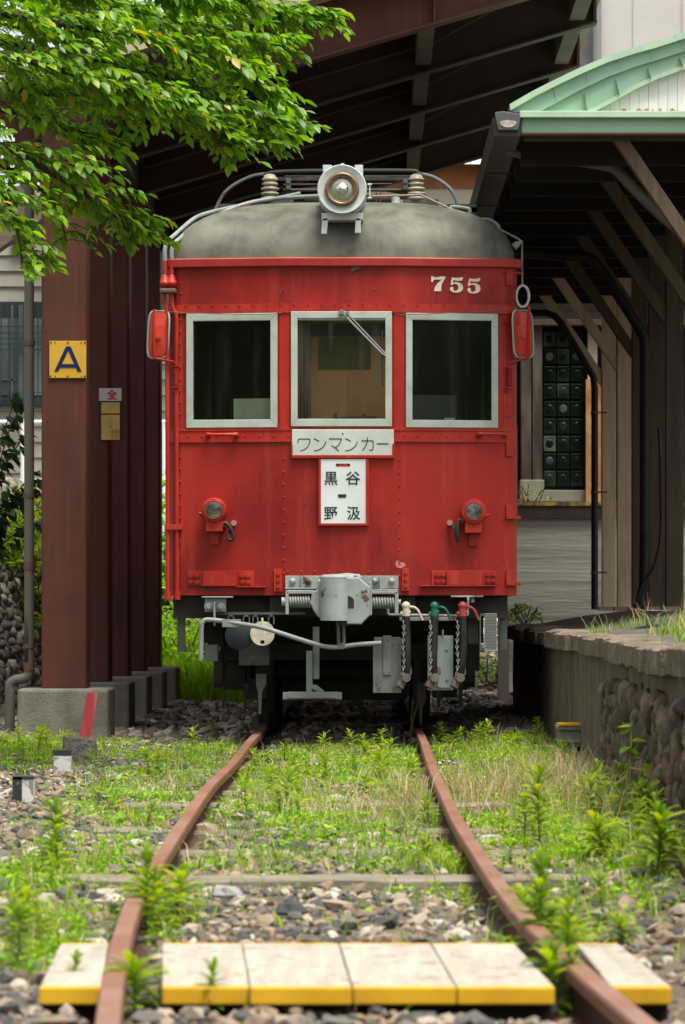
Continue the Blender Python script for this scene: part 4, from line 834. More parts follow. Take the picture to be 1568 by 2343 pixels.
while y < 30.6:
    L = rc.uniform(.75, 1.3); o = rc.uniform(-.022, .02); k += 1
    m = MB(); rough_block(m, 1.2+o, 1.58, y+.008, min(y+L, 30.8)-.008, .592+rc.uniform(-.015, .01), .718+rc.uniform(-.012, .012), .011, k*3.1); y += L
    b = build(m, 'coping_stone', STONE, pf)
RUBBLE = M('mossy_rubble_stone', (.16, .118, .08), .95, (.075, .055, .04), 7, bump=1., bsc=30, streak=((.025, .02, .016), 14, .7), rand=.5)
# lower wall: smooth render beyond, rubble masonry in front
m = MB(); ys_ = np.linspace(5, 30.8, 60); zs_ = np.linspace(-.35, .605, 14)
m.add([(1.262+.012*mnoise(Vector((9, yy*3, zz_*3))), yy, zz_) for yy in ys_ for zz_ in zs_], [(j*14+k, j*14+k+1, (j+1)*14+k+1, (j+1)*14+k) for j in range(59) for k in range(13)], 0, True)
build(m, 'wall_face', M('streaked_render', (.155, .122, .085), .95, (.095, .076, .055), 4, bump=.7, bsc=30, streak=((.03, .024, .02), 18, .8), chip=((.26, .22, .16), 24, .70)), pf)
def rock(mb, c, r, seedv, flat=1., mi=0, n=10):
    vs = []; m_ = n//2
    for i in range(m_+1):
        th = math.pi*i/m_
        for k in range(n):
            ph = 2*math.pi*k/n; d_ = Vector((math.sin(th)*math.cos(ph), math.sin(th)*math.sin(ph), math.cos(th)))
            q = 1+.34*mnoise(d_*1.7+Vector((seedv, seedv*.7, 0)))
            vs.append((c[0]+r[0]*d_.x*q, c[1]+r[1]*d_.y*q, c[2]+r[2]*d_.z*q))
    mb.add(vs, [(i*n+k, i*n+(k+1) % n, (i+1)*n+(k+1) % n, (i+1)*n+k) for i in range(m_) for k in range(n)], mi, True)
m = MB(); sd = 0; rr2 = random.Random(8)
for row in range(9):
    y = 7.0+rr2.random()*.2
    while y < 18.6-.09*row+rr2.uniform(-.3, .3):
        L = rr2.uniform(.05, .17); hz_ = rr2.uniform(.04, .085); z = .49-.088*row+rr2.uniform(-.04, .04)
        if z+hz_ < .55: rock(m, (1.248+rr2.uniform(-.012, .01), y+L/2, z-.02), (.022+.034*rr2.random(), L*.62, hz_), sd, n=12)
        sd += 1.37; y += L*.86
build(m, 'rubble_facing', RUBBLE, pf)
m = MB(); p = gpt(1490, 1500) if False else None
yk = .14*S8/(1418-1388)*0+21.5
m.add([(PX(a, 21.3), yy, .858) for a in (1462, 1510) for yy in (20.4, 21.5)], [(0, 1, 3, 2)]); build(m, 'white_marking', M('worn_white_paint', (.6, .58, .52), .9, (.12, .11, .1), 12, f=(.5, .56)), pf)

# ================================================================== PLATFORM CANOPY
ct = thing('platform_canopy', (2.36, 23, .86), 'timber platform canopy with a mint green curved gable, right of the railcar', 'canopy')
GY = 23.2; X = lambda px: PX(px, GY); Z = lambda py: PZ(py, GY)
curve = [(1165, 248), (1215, 219), (1260, 196), (1320, 167), (1387, 138), (1450, 118), (1500, 104), (1568, 82)]
ext = [(1650, 58), (1740, 36), (1800, 24)]
def band(c0, c1, y0, y1): return [(X(a), Z(b)) for a, b in c0]+[(X(a), Z(b)) for a, b in c1[::-1]]
def strip2(mb, up, lo, y0, y1):
    for i in range(len(up)-1):
        mb.prism([(X(a), Z(b)) for a, b in (lo[i], lo[i+1], up[i+1], up[i])], y0, y1)
RX = X(1800)
def mirx(mb):   # the gable's other half, beyond the frame
    n = len(mb.v); mb.v += [(2*RX-x, y, z) for x, y, z in mb.v]
    for k in range(len(mb.f)): mb.f.append([i+n for i in mb.f[k]][::-1]); mb.m.append(mb.m[k]); mb.s.append(mb.s[k])
up = curve+ext
m = MB(); strip2(m, up, [(a+2, b+11) for a, b in up], GY-.14, GY+.05); mirx(m); build(m, 'bargeboard', CGREENL, ct)
m = MB(); mid = [(1178, 262), (1236, 259), (1268, 242), (1325, 211), (1390, 180), (1452, 157), (1502, 142), (1570, 120), (1652, 94), (1742, 71), (1800, 58)]
strip2(m, [(a+2, b+11) for a, b in up], mid, GY-.10, GY+.04); mirx(m); build(m, 'bargeboard', CGREEN, ct)
m = MB(); low = [(1240, 263), (1300, 263), (1344, 260), (1375, 245), (1410, 226), (1456, 200), (1504, 178), (1572, 153), (1654, 128), (1744, 104), (1800, 91)]
strip2(m, mid, low, GY-.07, GY+.04); mirx(m); build(m, 'bargeboard', CGREEN, ct)
m = MB(); strip2(m, [(a, b-4) for a, b in low], [(a, b+6) for a, b in low], GY-.085, GY+.04); mirx(m); build(m, 'bargeboard_trim', CGREENL, ct)
m = MB()
for a in (1262, 1335, 1408, 1480, 1552, 1624):
    for c0, c1, dx in ((up, mid, 9), (mid, low, 7)):
        f0 = lambda t, c: float(np.interp(t, [p[0] for p in c], [p[1] for p in c]))
        if c0 is mid and a < 1330: continue
        m.prism([(X(a), Z(f0(a, c0)+12)), (X(a+1.6), Z(f0(a, c0)+12)), (X(a+dx+1.6), Z(f0(a+dx, c1)-3)), (X(a+dx), Z(f0(a+dx, c1)-3))], GY-.103, GY-.06)
mirx(m); build(m, 'bargeboard_seam', M('rusting_seam', (.30, .44, .31), .6, (.3, .17, .07), 9, f=(.45, .6)), ct)
m = MB()
for k in range(50):
    a = 1330+k*22
    if a > 1790: break
    xx0, xx1 = X(a), X(a+21.3); m.box(xx0, xx1, GY-.03, GY+.03, Z(264), Z(180 if a < 1500 else 100))
m.v = [(x, y, min(z, float(np.interp(x, [X(a) for a, b in low], [Z(b) for a, b in low])))) for x, y, z in m.v]
mirx(m); build(m, 'gable_boards', M('white_boards_rust_foot', (.70, .71, .68), .6, (.6, .6, .56), 5), ct)
m = MB(); sdv = random.Random(4)
for k in range(40):
    a = 1400+k*11+sdv.uniform(-6, 6); w_ = sdv.uniform(5, 11); h_ = sdv.uniform(4, 13)
    m.prism([(X(a-w_), Z(261)), (X(a+w_), Z(261)), (X(a+w_*.6), Z(261-h_*.7)), (X(a), Z(261-h_)), (X(a-w_*.7), Z(261-h_*.5))], GY-.039, GY-.0375)
build(m, 'rust_stain', M('orange_rust', (.28, .10, .03), .9, (.4, .2, .08), 16), ct)
m = MB(); m.box(X(1187), 2*RX-X(1187), GY-.16, GY+.05, Z(276), Z(261)); build(m, 'fascia_cap', CGREENL, ct, bevel=.004)
m = MB(); m.box(X(1192), 2*RX-X(1192), GY-.10, GY-.02, Z(308), Z(276)); build(m, 'fascia', CGREEN, ct, bevel=.004)
m = MB(); m.box(X(1192), 2*RX-X(1192), GY-.115, GY+.0, Z(311), Z(308)); build(m, 'fascia_drip', M('rusty_drip_edge', (.2, .12, .08), .7), ct)
# roof skin and boarded soffit, running back to the hall
m = MB(); YB = 34.9
for i in range(len(up)-1):
    for off, y0_ in ((0, GY-.12),):
        (a, b), (c, d) = up[i], up[i+1]; V = [(X(a), y0_, Z(b)+.012), (X(c), y0_, Z(d)+.012), (X(c), YB, Z(d)+.012), (X(a), YB, Z(b)+.012)]
        m.add(V+[(x, y, z-.03) for x, y, z in V], [(0, 1, 2, 3), (7, 6, 5, 4), (0, 4, 5, 1), (3, 2, 6, 7)])
mirx(m); build(m, 'roof', M('green_sheet_roof', (.28, .44, .33), .6), ct)
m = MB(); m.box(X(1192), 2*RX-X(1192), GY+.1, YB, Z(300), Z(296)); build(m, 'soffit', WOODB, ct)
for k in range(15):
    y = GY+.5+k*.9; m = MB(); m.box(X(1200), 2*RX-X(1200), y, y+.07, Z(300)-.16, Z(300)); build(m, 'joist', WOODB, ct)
# gutter along the near eave with its end box
m = MB(); gx = X(1160)
def gsec(x, y, z, s=1.): return [(x-.10*s, y, z+.03), (x-.085*s, y, z-.09), (x+.085*s, y, z-.09), (x+.10*s, y, z+.03), (x+.085*s, y, z+.03), (x+.07*s, y, z-.075), (x-.07*s, y, z-.075), (x-.085*s, y, z+.03)]
A_ = gsec(gx, GY-.12, Z(286)); B_ = gsec(gx-.03, YB, Z(286)-.02); m.add(A_+B_, [(k, (k+1) % 8, 8+(k+1) % 8, 8+k) for k in range(8)])
m.add(A_, [tuple(range(4))]); gt = build(m, 'gutter', GUT, ct)
m = MB(); m.prism([(X(1131), Z(264)), (X(1131), Z(273)), (X(1139), Z(305)), (X(1184), Z(305)), (X(1190), Z(273)), (X(1190), Z(268)), (X(1150), Z(262))], GY-.16, GY-.125); build(m, 'gutter_end_box', M('grey_gutter_cap', (.09, .09, .085), .5), gt, bevel=.005)
m = MB(); c0 = (X(1161), Z(287)); q = []
for k in range(16): t = math.pi*2*k/16; q.append((c0[0]+.055*math.cos(t), c0[1]+.035*math.sin(t)*(1 if math.sin(t) < 0 else .35)))
m.prism(q, GY-.164, GY-.158); build(m, 'worn_white_disc', M('flaking_white_disc', (.6, .58, .52), .7, (.3, .28, .25), 20), gt)
for k in range(6): m = MB(); m.box(gx-.11, gx+.11, 25+k*2.0, 25.03+k*2, Z(290)-.09, Z(290)-.07); build(m, 'gutter_strap', GUT, gt)
# posts with knee braces and tie beams
PXX = 2.34
py_ = [23.2, 25.0, 26.75, 28.4, 30.2, 32.0, 34.1]
ztie = 3.86
for k, y in enumerate(py_):
    hw = .066; near = k
    mt = WOOD if k in (5, 6) else WOODM  # two far posts made paler to stand for light reaching them
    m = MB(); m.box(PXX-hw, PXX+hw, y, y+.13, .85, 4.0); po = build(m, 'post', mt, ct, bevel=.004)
    m = MB(); m.box(PXX-hw-.03, PXX+hw+.03, y-.03, y+.16, .84, .88); build(m, 'post_foot', M('pale_post_foot', (.36, .28, .18), .8), po)
    m = MB(); m.box(X(1200), 4.6, y-.01, y+.10, 3.98, 4.15); build(m, 'tie_beam', WOODD, ct)
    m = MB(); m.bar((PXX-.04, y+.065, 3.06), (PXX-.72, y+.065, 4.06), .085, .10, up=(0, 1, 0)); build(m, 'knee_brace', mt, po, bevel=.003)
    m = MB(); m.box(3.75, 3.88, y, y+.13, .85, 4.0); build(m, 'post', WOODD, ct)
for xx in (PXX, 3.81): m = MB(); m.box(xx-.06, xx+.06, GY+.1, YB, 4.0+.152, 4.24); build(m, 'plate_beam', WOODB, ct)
# rain pipes from the gutter, along a beam, down a brace and a post
def rpipe(pts, r, mt, nm='rain_pipe'):
    m = MB(); m.tube(pts, r, 12); o = build(m, nm, mt, ct); return o
d = 23.9
rpipe(catmull([P(1160, 300, d), P(1165, 338, d), P(1200, 352, d), P(1300, 364, d), P(1385, 378, d), P(1412, 390, d), P(1440, 420, d), P(1500, 480, d), P(1568, 540, d), P(1600, 580, d), P(1620, 640, d), P(1620, 1390, d)], 4), .038, M('grey_rain_pipe', (.12, .105, .09), .4, (.09, .08, .07), 4))
d = 28.4
rpipe([P(1160, 585, d), P(1195, 578, d), P(1280, 585, d), P(1340, 588, d), P(1358, 596, d), P(1378, 620, d), P(1430, 700, d), P(1462, 750, d), P(1474, 775, d), P(1476, 800, d), P(1476, 1240, d), P(1474, 1340, d), P(1462, 1392, d)], .042, BLACKM)
d = 34.0
rpipe([P(1160, 716, d), P(1250, 716, d), P(1268, 722, d), P(1285, 740, d), P(1340, 832, d), P(1358, 862, d), P(1361, 885, d), P(1361, 1395, d)], .034, BLACKM)
for py in (944, 1126, 1310): p = P(1361, py, d); m = MB(); m.cyl(p-Vector((0, 0, .012)), p+Vector((0, 0, .012)), .04, n=14); m.box(p.x, p.x+.12, p.y-.006, p.y+.006, p.z-.008, p.z+.008); build(m, 'pipe_clip', PALED, ct)
d = 27.4
rpipe(catmull([P(1452, 1392, d), P(1470, 1340, d), P(1498, 1290, d), P(1512, 1220, d), P(1512, 1080, d), P(1508, 980, d)], 5), .012, BLACKR, 'cable')

# ================================================================== BEHIND: waiting hall, concrete bank, buildings
hall = thing('waiting_hall', (2.5, 37, 1.98), 'dark timber waiting hall with a glass block window, at the far end of the platform', 'building')
HY = 37.0; HX = lambda px: PX(px, HY); HZ = lambda py: PZ(py, HY)
m = MB(); m.box(HX(1100), 9, HY+.35, HY+.5, HZ(1152), 5.2); build(m, 'wall', WOODB, hall)
m = MB(); m.box(HX(1150), 9, HY-.1, HY+.3, HZ(745), HZ(735)); m.box(HX(1150), 9, HY+.0, HY+.3, HZ(735), HZ(600)); build(m, 'lintel', WOODD, hall)
for a, b in ((1193, 1216), (1219, 1241)): m = MB(); m.box(HX(a), HX(b), HY, HY+.25, HZ(1100), HZ(745)); build(m, 'pillar', OLDW, hall, bevel=.004)
m = MB(); m.box(HX(1190), HX(1245), HY-.04, HY+.3, HZ(1148), HZ(1098)); m.box(HX(1245), HX(1345), HY+.05, HY+.3, HZ(1148), HZ(1121)); build(m, 'plinth', CONCL, hall, bevel=.01)
m = MB(); m.box(HX(1240), HX(1345), HY+.16, HY+.3, HZ(1120), HZ(750)); gw = build(m, 'glass_block_window', M('dark_mortar', (.012, .013, .011), .8), hall)
gm = Mramp('glass_block', [(0, (.006, .014, .01)), (.7, (.008, .014, .010)), (.9, (.03, .05, .032)), (1, (.10, .14, .10))], r=.22, spec=.25, noise_sc=3.0, var=.45)
m = MB()
for r in range(9):
    for c in range(3):
        x0, x1 = HX(1245+c*31), HX(1273+c*31); z1, z0 = HZ(756+r*40), HZ(792+r*40)
        m.box(x0, x1, HY+.12, HY+.16, z0, z1); xm, zm = (x0+x1)/2, (z0+z1)/2; m.lathe([(.0, .045), (.004, .04), (.006, .03), (.002, .0)], (xm, HY+.121, zm), n=12)
build(m, 'glass_blocks', gm, gw, bevel=.008)
m = MB(); m.box(HX(1341), HX(1375), HY-.02, HY+.1, HZ(1152), HZ(868)); build(m, 'door_panel', M('rusting_orange_panel', (.5, .3, .13), .7, (.33, .12, .035), 2.2, f=(.4, .6), chip=((.5, .4, .28), 7, .66)), hall)
m = MB(); m.box(HX(1346), HX(1368), HY+.05, HY+.1, HZ(868), HZ(750)); build(m, 'window', M('cream_panel', (.45, .42, .33), .8), hall)  # cream panel above the orange door panel
for a, b, c, d in ((1478, 1494, 740, 1000), (1512, 1536, 720, 985)): m = MB(); m.box(HX(a), HX(b), HY-.0, HY+.03, HZ(d), HZ(c)); build(m, 'window', M('pale_window_panel', (.42, .42, .38), .6), hall)
bank = thing('concrete_bank', (2.5, 36.2, .4), 'streaky board-marked concrete bank with a tiled yellow-edged top, below the waiting hall', 'wall')
BY = 36.3; BX = lambda px: PX(px, BY); BZ = lambda py: PZ(py, BY)
m = MB(); m.box(BX(1150), 9, BY, BY+.6, -.4, BZ(1186)); build(m, 'wall_face', M('board_marked_concrete', (.44, .45, .385), .9, (.36, .37, .315), 3, f=(.35, .7), squash=(.5, .5, 5), bump=.35, bsc=8, stripes=((.17, .17, .14), 6, 2, .75)), bank)
m = MB(); m.box(BX(1150), 9, BY-.04, BY+.2, BZ(1186), BZ(1158)); tl = build(m, 'tile_band', M('dark_brown_tile', (.06, .045, .04), .5, (.045, .035, .03), 6), bank)
m = MB()
for k in range(12): m.box(BX(1178+k*33), BX(1179+k*33), BY-.044, BY-.04, BZ(1186), BZ(1158))
build(m, 'tile_joint', M('pale_joint', (.12, .09, .075), .8), tl)
m = MB(); m.box(BX(1150), 9, BY-.05, BY+.25, BZ(1157.5), BZ(1149)); build(m, 'yellow_edge', M('worn_yellow_edge', (.42, .27, .06), .8, (.09, .07, .05), 6, f=(.42, .55)), bank)
m = MB(); m.box(BX(1150), 9, BY+.25, BY+1.05, BZ(1160), BZ(1152)); build(m, 'floor_slab', CONCL, bank)
m = MB(); m.prism([(PX(1140, 33.5), -.2), (PX(1165, 33.5), -.2), (PX(1165, 33.5), PZ(1402, 33.5)), (PX(1140, 33.5), PZ(1402, 33.5))], 33.5, 33.6)
tag(build(m, 'stake', M('pale_stake_wood', (.42, .36, .28), .8), origin=(PX(1152, 33.5), 33.5, 0)), 'pale squared stake standing behind the railcar beside the platform end', 'stake')
# warehouse top right
wh = thing('warehouse', (6, 60, 0), 'large pale grey building with tall vertical wall panels behind the canopy roof', 'building')
m = MB(); m.box(PX(1372, 60), 18, 60, 70, -.5, 16)
build(m, 'wall', M('pale_pinkish_cladding', (.50, .47, .45), .8, (.46, .44, .42), 1.2, streak=((.42, .38, .36), 3, .4)), wh)
m = MB()
for px in (1448, 1560): m.box(PX(px, 60), PX(px+1.5, 60), 59.985, 60, -.5, 16)
build(m, 'panel_joint', M('grey_panel_joint', (.44, .41, .40), .8), wh)
m = MB(); m.box(PX(1330, 60), PX(1372, 60), 60.3, 69, -.5, 16); build(m, 'side_annexe', M('grey_stained_side', (.2, .2, .19), .8, (.12, .12, .115), 1.5), wh)
m = MB(); m.tube([(PX(1366, 60), 59.9, 0), (PX(1366, 60), 59.9, 15)], .07); build(m, 'rain_pipe', M('grey_wall_pipe', (.2, .2, .195), .5), wh)
# orange-brown building far behind the railcar roof
bb = thing('workshop', (1.2, 55, 0), 'far building with an orange-brown wooden band under a pale roof, above the railcar roof', 'building')
m = MB(); m.box(-3, 3.4, 55, 60, 0, PZ(431, 55)); build(m, 'wall', M('cream_render', (.42, .38, .3), .8), bb)
m = MB(); m.box(-3.05, 3.45, 54.95, 60, PZ(431, 55), PZ(375, 55)); build(m, 'timber_band', M('orange_brown_boards', (.27, .10, .03), .6, (.17, .055, .02), 1.5, stripes=((.14, .05, .02), 2.2, 0, .5)), bb)
m = MB(); m.add([(-3.3, 54.5, PZ(375, 54.5)), (3.6, 54.5, PZ(375, 54.5)), (3.6, 58, PZ(300, 58)), (-3.3, 58, PZ(300, 58)), (-3.3, 61, PZ(375, 54.5)), (3.6, 61, PZ(375, 54.5))], [(0, 1, 2, 3), (3, 2, 5, 4), (0, 3, 4), (1, 5, 2)]); build(m, 'roof', M('pale_metal_roof', (.5, .56, .54), .5, stripes=((.42, .48, .46), 3, 2, .5)), bb)
# house on the left
ho = thing('house', (-5, 45, 2), 'cream sided house with a barred window behind the brown columns', 'house')
YH = 45.0; hX = lambda px: PX(px, YH); hZ = lambda py: PZ(py, YH)
m = MB(); hb0 = -1.; k = 0; zz_ = 1.4
while zz_ < 6.2:
    m.add([(-9, YH-.03, zz_), (hX(392), YH-.03, zz_), (hX(392), YH, zz_+.20), (-9, YH, zz_+.20), (-9, YH, zz_), (hX(392), YH, zz_)], [(0, 1, 2, 3), (4, 5, 1, 0)]); zz_ += .2
m.box(-9, hX(392), YH+.01, 52, -.2, 6.3); build(m, 'wall', M('cream_clapboard', (.33, .31, .255), .7, (.28, .265, .22), 3), ho)
m = MB(); m.box(-9, hX(150), YH-.10, YH-.035, hZ(928), hZ(693)); m2 = build(m, 'window', M('dark_window_frame', (.03, .04, .042), .5), ho)
m = MB(); m.box(-8.9, hX(140), YH-.115, YH-.1, hZ(905), hZ(730)); build(m, 'pane', M('greyish_pane', (.16, .19, .19), .15, (.09, .11, .11), 1.5), m2)
m = MB(); m.box(hX(46), hX(62), YH-.2, YH-.115, hZ(912), hZ(700)); m.box(hX(28), hX(34), YH-.16, YH-.115, hZ(912), hZ(700)); m.box(-8, hX(40), YH-.16, YH-.115, hZ(872), hZ(868)); build(m, 'sash', M('grey_sash', (.14, .155, .15), .5), m2)
m = MB()
for k in range(30): x = hX(92)-.058*k*1.62; m.box(x-.008, x+.008, YH-.3, YH-.28, hZ(925), hZ(695))
for py in (695, 750, 765, 777, 790, 803, 900, 915, 925): m.box(-8, hX(120), YH-.29, YH-.27, hZ(py+2), hZ(py-.5))
build(m, 'window_grille', M('teal_black_grille', (.02, .05, .06), .5), m2)
m = MB(); m.cyl((hX(46), YH-.12, hZ(548)), (hX(46), YH-.02, hZ(548)), .1); build(m, 'vent_cap', BLACKM, ho)
m = MB(); m.bar((hX(-200), YH-1.2, hZ(700)), (hX(110), YH-1.2, hZ(478)), .5, .34, up=(0, 1, 0)); build(m, 'verge_board', M('grey_brown_verge', (.15, .115, .095), .8, (.1, .075, .06), 4, squash=(1, 1, 6)), ho)
m = MB(); m.bar((hX(-200), YH-1.1, hZ(668)), (hX(110), YH+3, hZ(446)), 1.2, .1, up=(0, 1, 0)); m.bar((hX(110), YH-.6, hZ(446)), (hX(500), YH-.6, hZ(700)), 1.2, .1, up=(0, 1, 0)); build(m, 'roof', M('dark_roof_tiles', (.06, .055, .05), .8), ho)
hr = thing('handrail', (-4.2, 42, 1.8), 'white tubular handrail in front of the cream house', 'railing')
dq = 42.; m = MB()
m.tube([P(-120, 966, dq), P(400, 966, dq)], .028, 10); m.tube([P(52, 966, dq), P(52, 1240, dq)], .028, 10); m.tube([P(374, 966, dq), P(374, 1240, dq)], .028, 10); m.tube([P(-120, 1100, dq), P(400, 1100, dq)], .02, 10)
build(m, 'rail_tube', M('white_rail_paint', (.72, .74, .72), .4), hr)
# cobbled retaining wall on the far left
rw = thing('retaining_wall', (-3.3, 34, 0), 'sloping retaining wall of round river stones behind the downpipe', 'wall')
m = MB(); m.add([(-2.95, 28, -.2), (-3.05, 40, -.2), (-3.75, 40, 2.0), (-3.65, 28, 2.0), (-6, 40, 2.0), (-6, 28, 2.0)], [(0, 1, 2, 3), (3, 2, 4, 5)]); m.add([(-2.95, 28, -.2), (-3.65, 28, 2.0), (-6, 28, 2.0), (-6, 28, -.3)], [(0, 1, 2, 3)]); build(m, 'backing', M('earthy_joint', (.07, .06, .045), .95, (.05, .07, .02), 3), rw)
m = MB(); sd = 50; rr3 = random.Random(5)
for row in range(22):
    y = 28+rr3.random()*.3
    while y < 40:
        L = rr3.uniform(.10, .26); z = -.02+row*.1+rr3.uniform(-.04, .04); xx = -2.98-.31*z
        rock(m, (xx-.03+rr3.uniform(-.02, .03), y+L/2, z), (.07+.04*rr3.random(), L*.55, rr3.uniform(.05, .10)), sd, n=8); sd += 1.1; y += L*.95
build(m, 'river_stones', M('pale_river_stone', (.30, .28, .23), .9, (.17, .155, .125), 8, rand=.55, bump=.4), rw)
m = MB(); m.tube([(-3.7, 28, 2.03), (-3.8, 40, 2.03)], .10, 10); build(m, 'wall_cap', CONCL, rw)
# ================================================================== GROUND
gx_ = np.concatenate([[-400, -150, -60, -25, -12, -8], np.arange(-6, 5.01, .1), [6, 8, 12, 25, 60, 150, 400]])
gy_ = np.concatenate([[-100, -30, -5, 1], np.arange(3, 13, .12), np.arange(13, 44, .2), [46, 50, 60, 90, 180, 420]])
V = [(x, y, gz(x, y)) for y in gy_ for x in gx_]; n = len(gx_)
F = [(j*n+k, j*n+k+1, (j+1)*n+k+1, (j+1)*n+k) for j in range(len(gy_)-1) for k in range(n-1)]
m = MB(); m.add(V, F, 0, True)
SOIL = M('stony_soil', (.16, .13, .095), .95, (.085, .07, .05), 6, bump=.9, bsc=55, chip=((.24, .215, .17), 30, .62))
build(m, 'ground', SOIL, kind='structure')
# ---------------- rails
RUST = M('rusty_rail_steel', (.19, .075, .042), .5, (.13, .05, .03), 3, f=(.35, .7), chip=((.26, .16, .11), 14, .68), bump=.25, bsc=40, rough2=.4)
RWEB = M('shaded_rusty_rail_web', (.05, .026, .017), .9, (.09, .04, .022), 5, bump=.5, bsc=30)  # dark colour stands for the shade below the rail head
RTOP = M('worn_rail_head', (.25, .135, .095), .42, (.2, .085, .045), 2.2, f=(.4, .6), chip=((.13, .05, .03), 10, .66), streak=((.34, .24, .2), 30, .35), bump=.2, bsc=50, spec=.5)
for s, lab in ((-1, 'left rusty rail, running past the brown columns to the railcar'), (1, 'right rusty rail, on the platform side of the track')):
    prof = [(-.029, -.036), (-.029, -.007), (-.024, 0), (.024, 0), (.029, -.007), (.029, -.036), (.009, -.046), (.008, -.115), (.06, -.128), (.06, -.14), (-.06, -.14), (-.06, -.128), (-.008, -.115), (-.009, -.046)]
    ys_ = np.concatenate([np.arange(4.2, 26, .35), [30, 39]]); m = MB(); N = len(prof)
    pts = []
    for y in ys_:
        w_ = .003*math.sin(y*1.1+s)
        zz_ = .012*math.sin(y*.9+s)*.5 if y < 24 else 0
        pts += [(tx(y)+s*.566+w_+a, y, b+zz_) for a, b in prof]
    m.add(pts, [(j*N+k, j*N+(k+1) % N, (j+1)*N+(k+1) % N, (j+1)*N+k) for j in range(len(ys_)-1) for k in range(N) if k in (0, 1, 3, 4)])
    m.add(pts, [(j*N+k, j*N+(k+1) % N, (j+1)*N+(k+1) % N, (j+1)*N+k) for j in range(len(ys_)-1) for k in range(5, N)], 2)
    m.add(pts, [(j*N+2, j*N+3, (j+1)*N+3, (j+1)*N+2) for j in range(len(ys_)-1)], 1)
    m.add(pts[:N], [tuple(range(N))])
    rl = build(m, 'rail', [RUST, RTOP, RWEB], origin=(tx(15)+s*.566, 15, -.1)); tag(rl, lab, 'rail', 'rails of the track')
    for yj in ((13.6, 19.4) if s > 0 else (12.2, 20.5)):
        m = MB(); x = tx(yj)+s*.566
        for q in (-1, 1):
            m.box(x+q*.012-.009, x+q*.012+.009, yj-.25, yj+.25, -.108, -.048)
            for k in range(4): m.cyl((x+q*.02, yj-.18+k*.12, -.075), (x+q*.05, yj-.18+k*.12, -.075), .015, n=6, sm=False)
        build(m, 'joint_plate', RUST, rl)
# ---------------- sleepers
SLP = M('silvered_sleeper_wood', (.27, .235, .18), .9, (.16, .135, .1), 5, squash=(.6, 9, 9), bump=.6, bsc=16, streak=((.1, .08, .06), 9, .4))
sl_y = [12.4, 12.95+.3, 14.2, 15.35, 16.45, 17.9, 19.1, 20.1, 21.2, 22.3]
words_ = ['nearest grey sleeper lying bare across the ballast before the crossing boards', 'grey sleeper second in line beyond the crossing boards, split along its top', 'third sleeper beyond the crossing boards, a pale bar in the weeds', 'fourth sleeper beyond the crossing boards, half hidden by yellowing grass', 'fifth sleeper from the crossing boards, sunk among pale stones', 'sixth sleeper from the crossing boards, thin pale line in the weeds', 'seventh sleeper from the crossing boards, mostly overgrown', 'third sleeper in front of the railcar shadow', 'second sleeper in front of the railcar shadow', 'sleeper nearest the railcar, edge of its shadow']
sl_y = [gpt(770, py).y for py in (2032, 1955, 1901, 1858, 1808, 1767, 1743, 1726, 1708, 1694)]
for i, y in enumerate(sl_y):
    m = MB(); c = tx(y); rr_ = random.Random(i); n_ = 12
    for k in range(2):
        pass
    x0, x1 = c-1.0, c+1.0; g0 = -.098+(.024 if i in (0, 3) else .014 if i == 1 else .004)
    xs_ = np.linspace(x0, x1, n_); top = [g0+rr_.uniform(-.006, .006) for _ in xs_]; fy0 = [y-.10+rr_.uniform(-.012, .012) for _ in xs_]; by0 = [y+.10+rr_.uniform(-.012, .012) for _ in xs_]
    Vv = []
    for k in range(n_): Vv += [(xs_[k], fy0[k], -.2), (xs_[k], fy0[k], top[k]-.01), (xs_[k], fy0[k]+.012, top[k]), (xs_[k], by0[k]-.012, top[k]), (xs_[k], by0[k], top[k]-.01), (xs_[k], by0[k], -.2)]
    m.add(Vv, [(k*6+j, k*6+j+1, k*6+j+7, k*6+j+6) for k in range(n_-1) for j in range(5)]+[tuple(range(6)), tuple(range((n_-1)*6, n_*6))])
    tag(build(m, 'sleeper', SLP, origin=(c, y, -.1)), words_[i], 'sleeper', 'timber sleepers of the track')
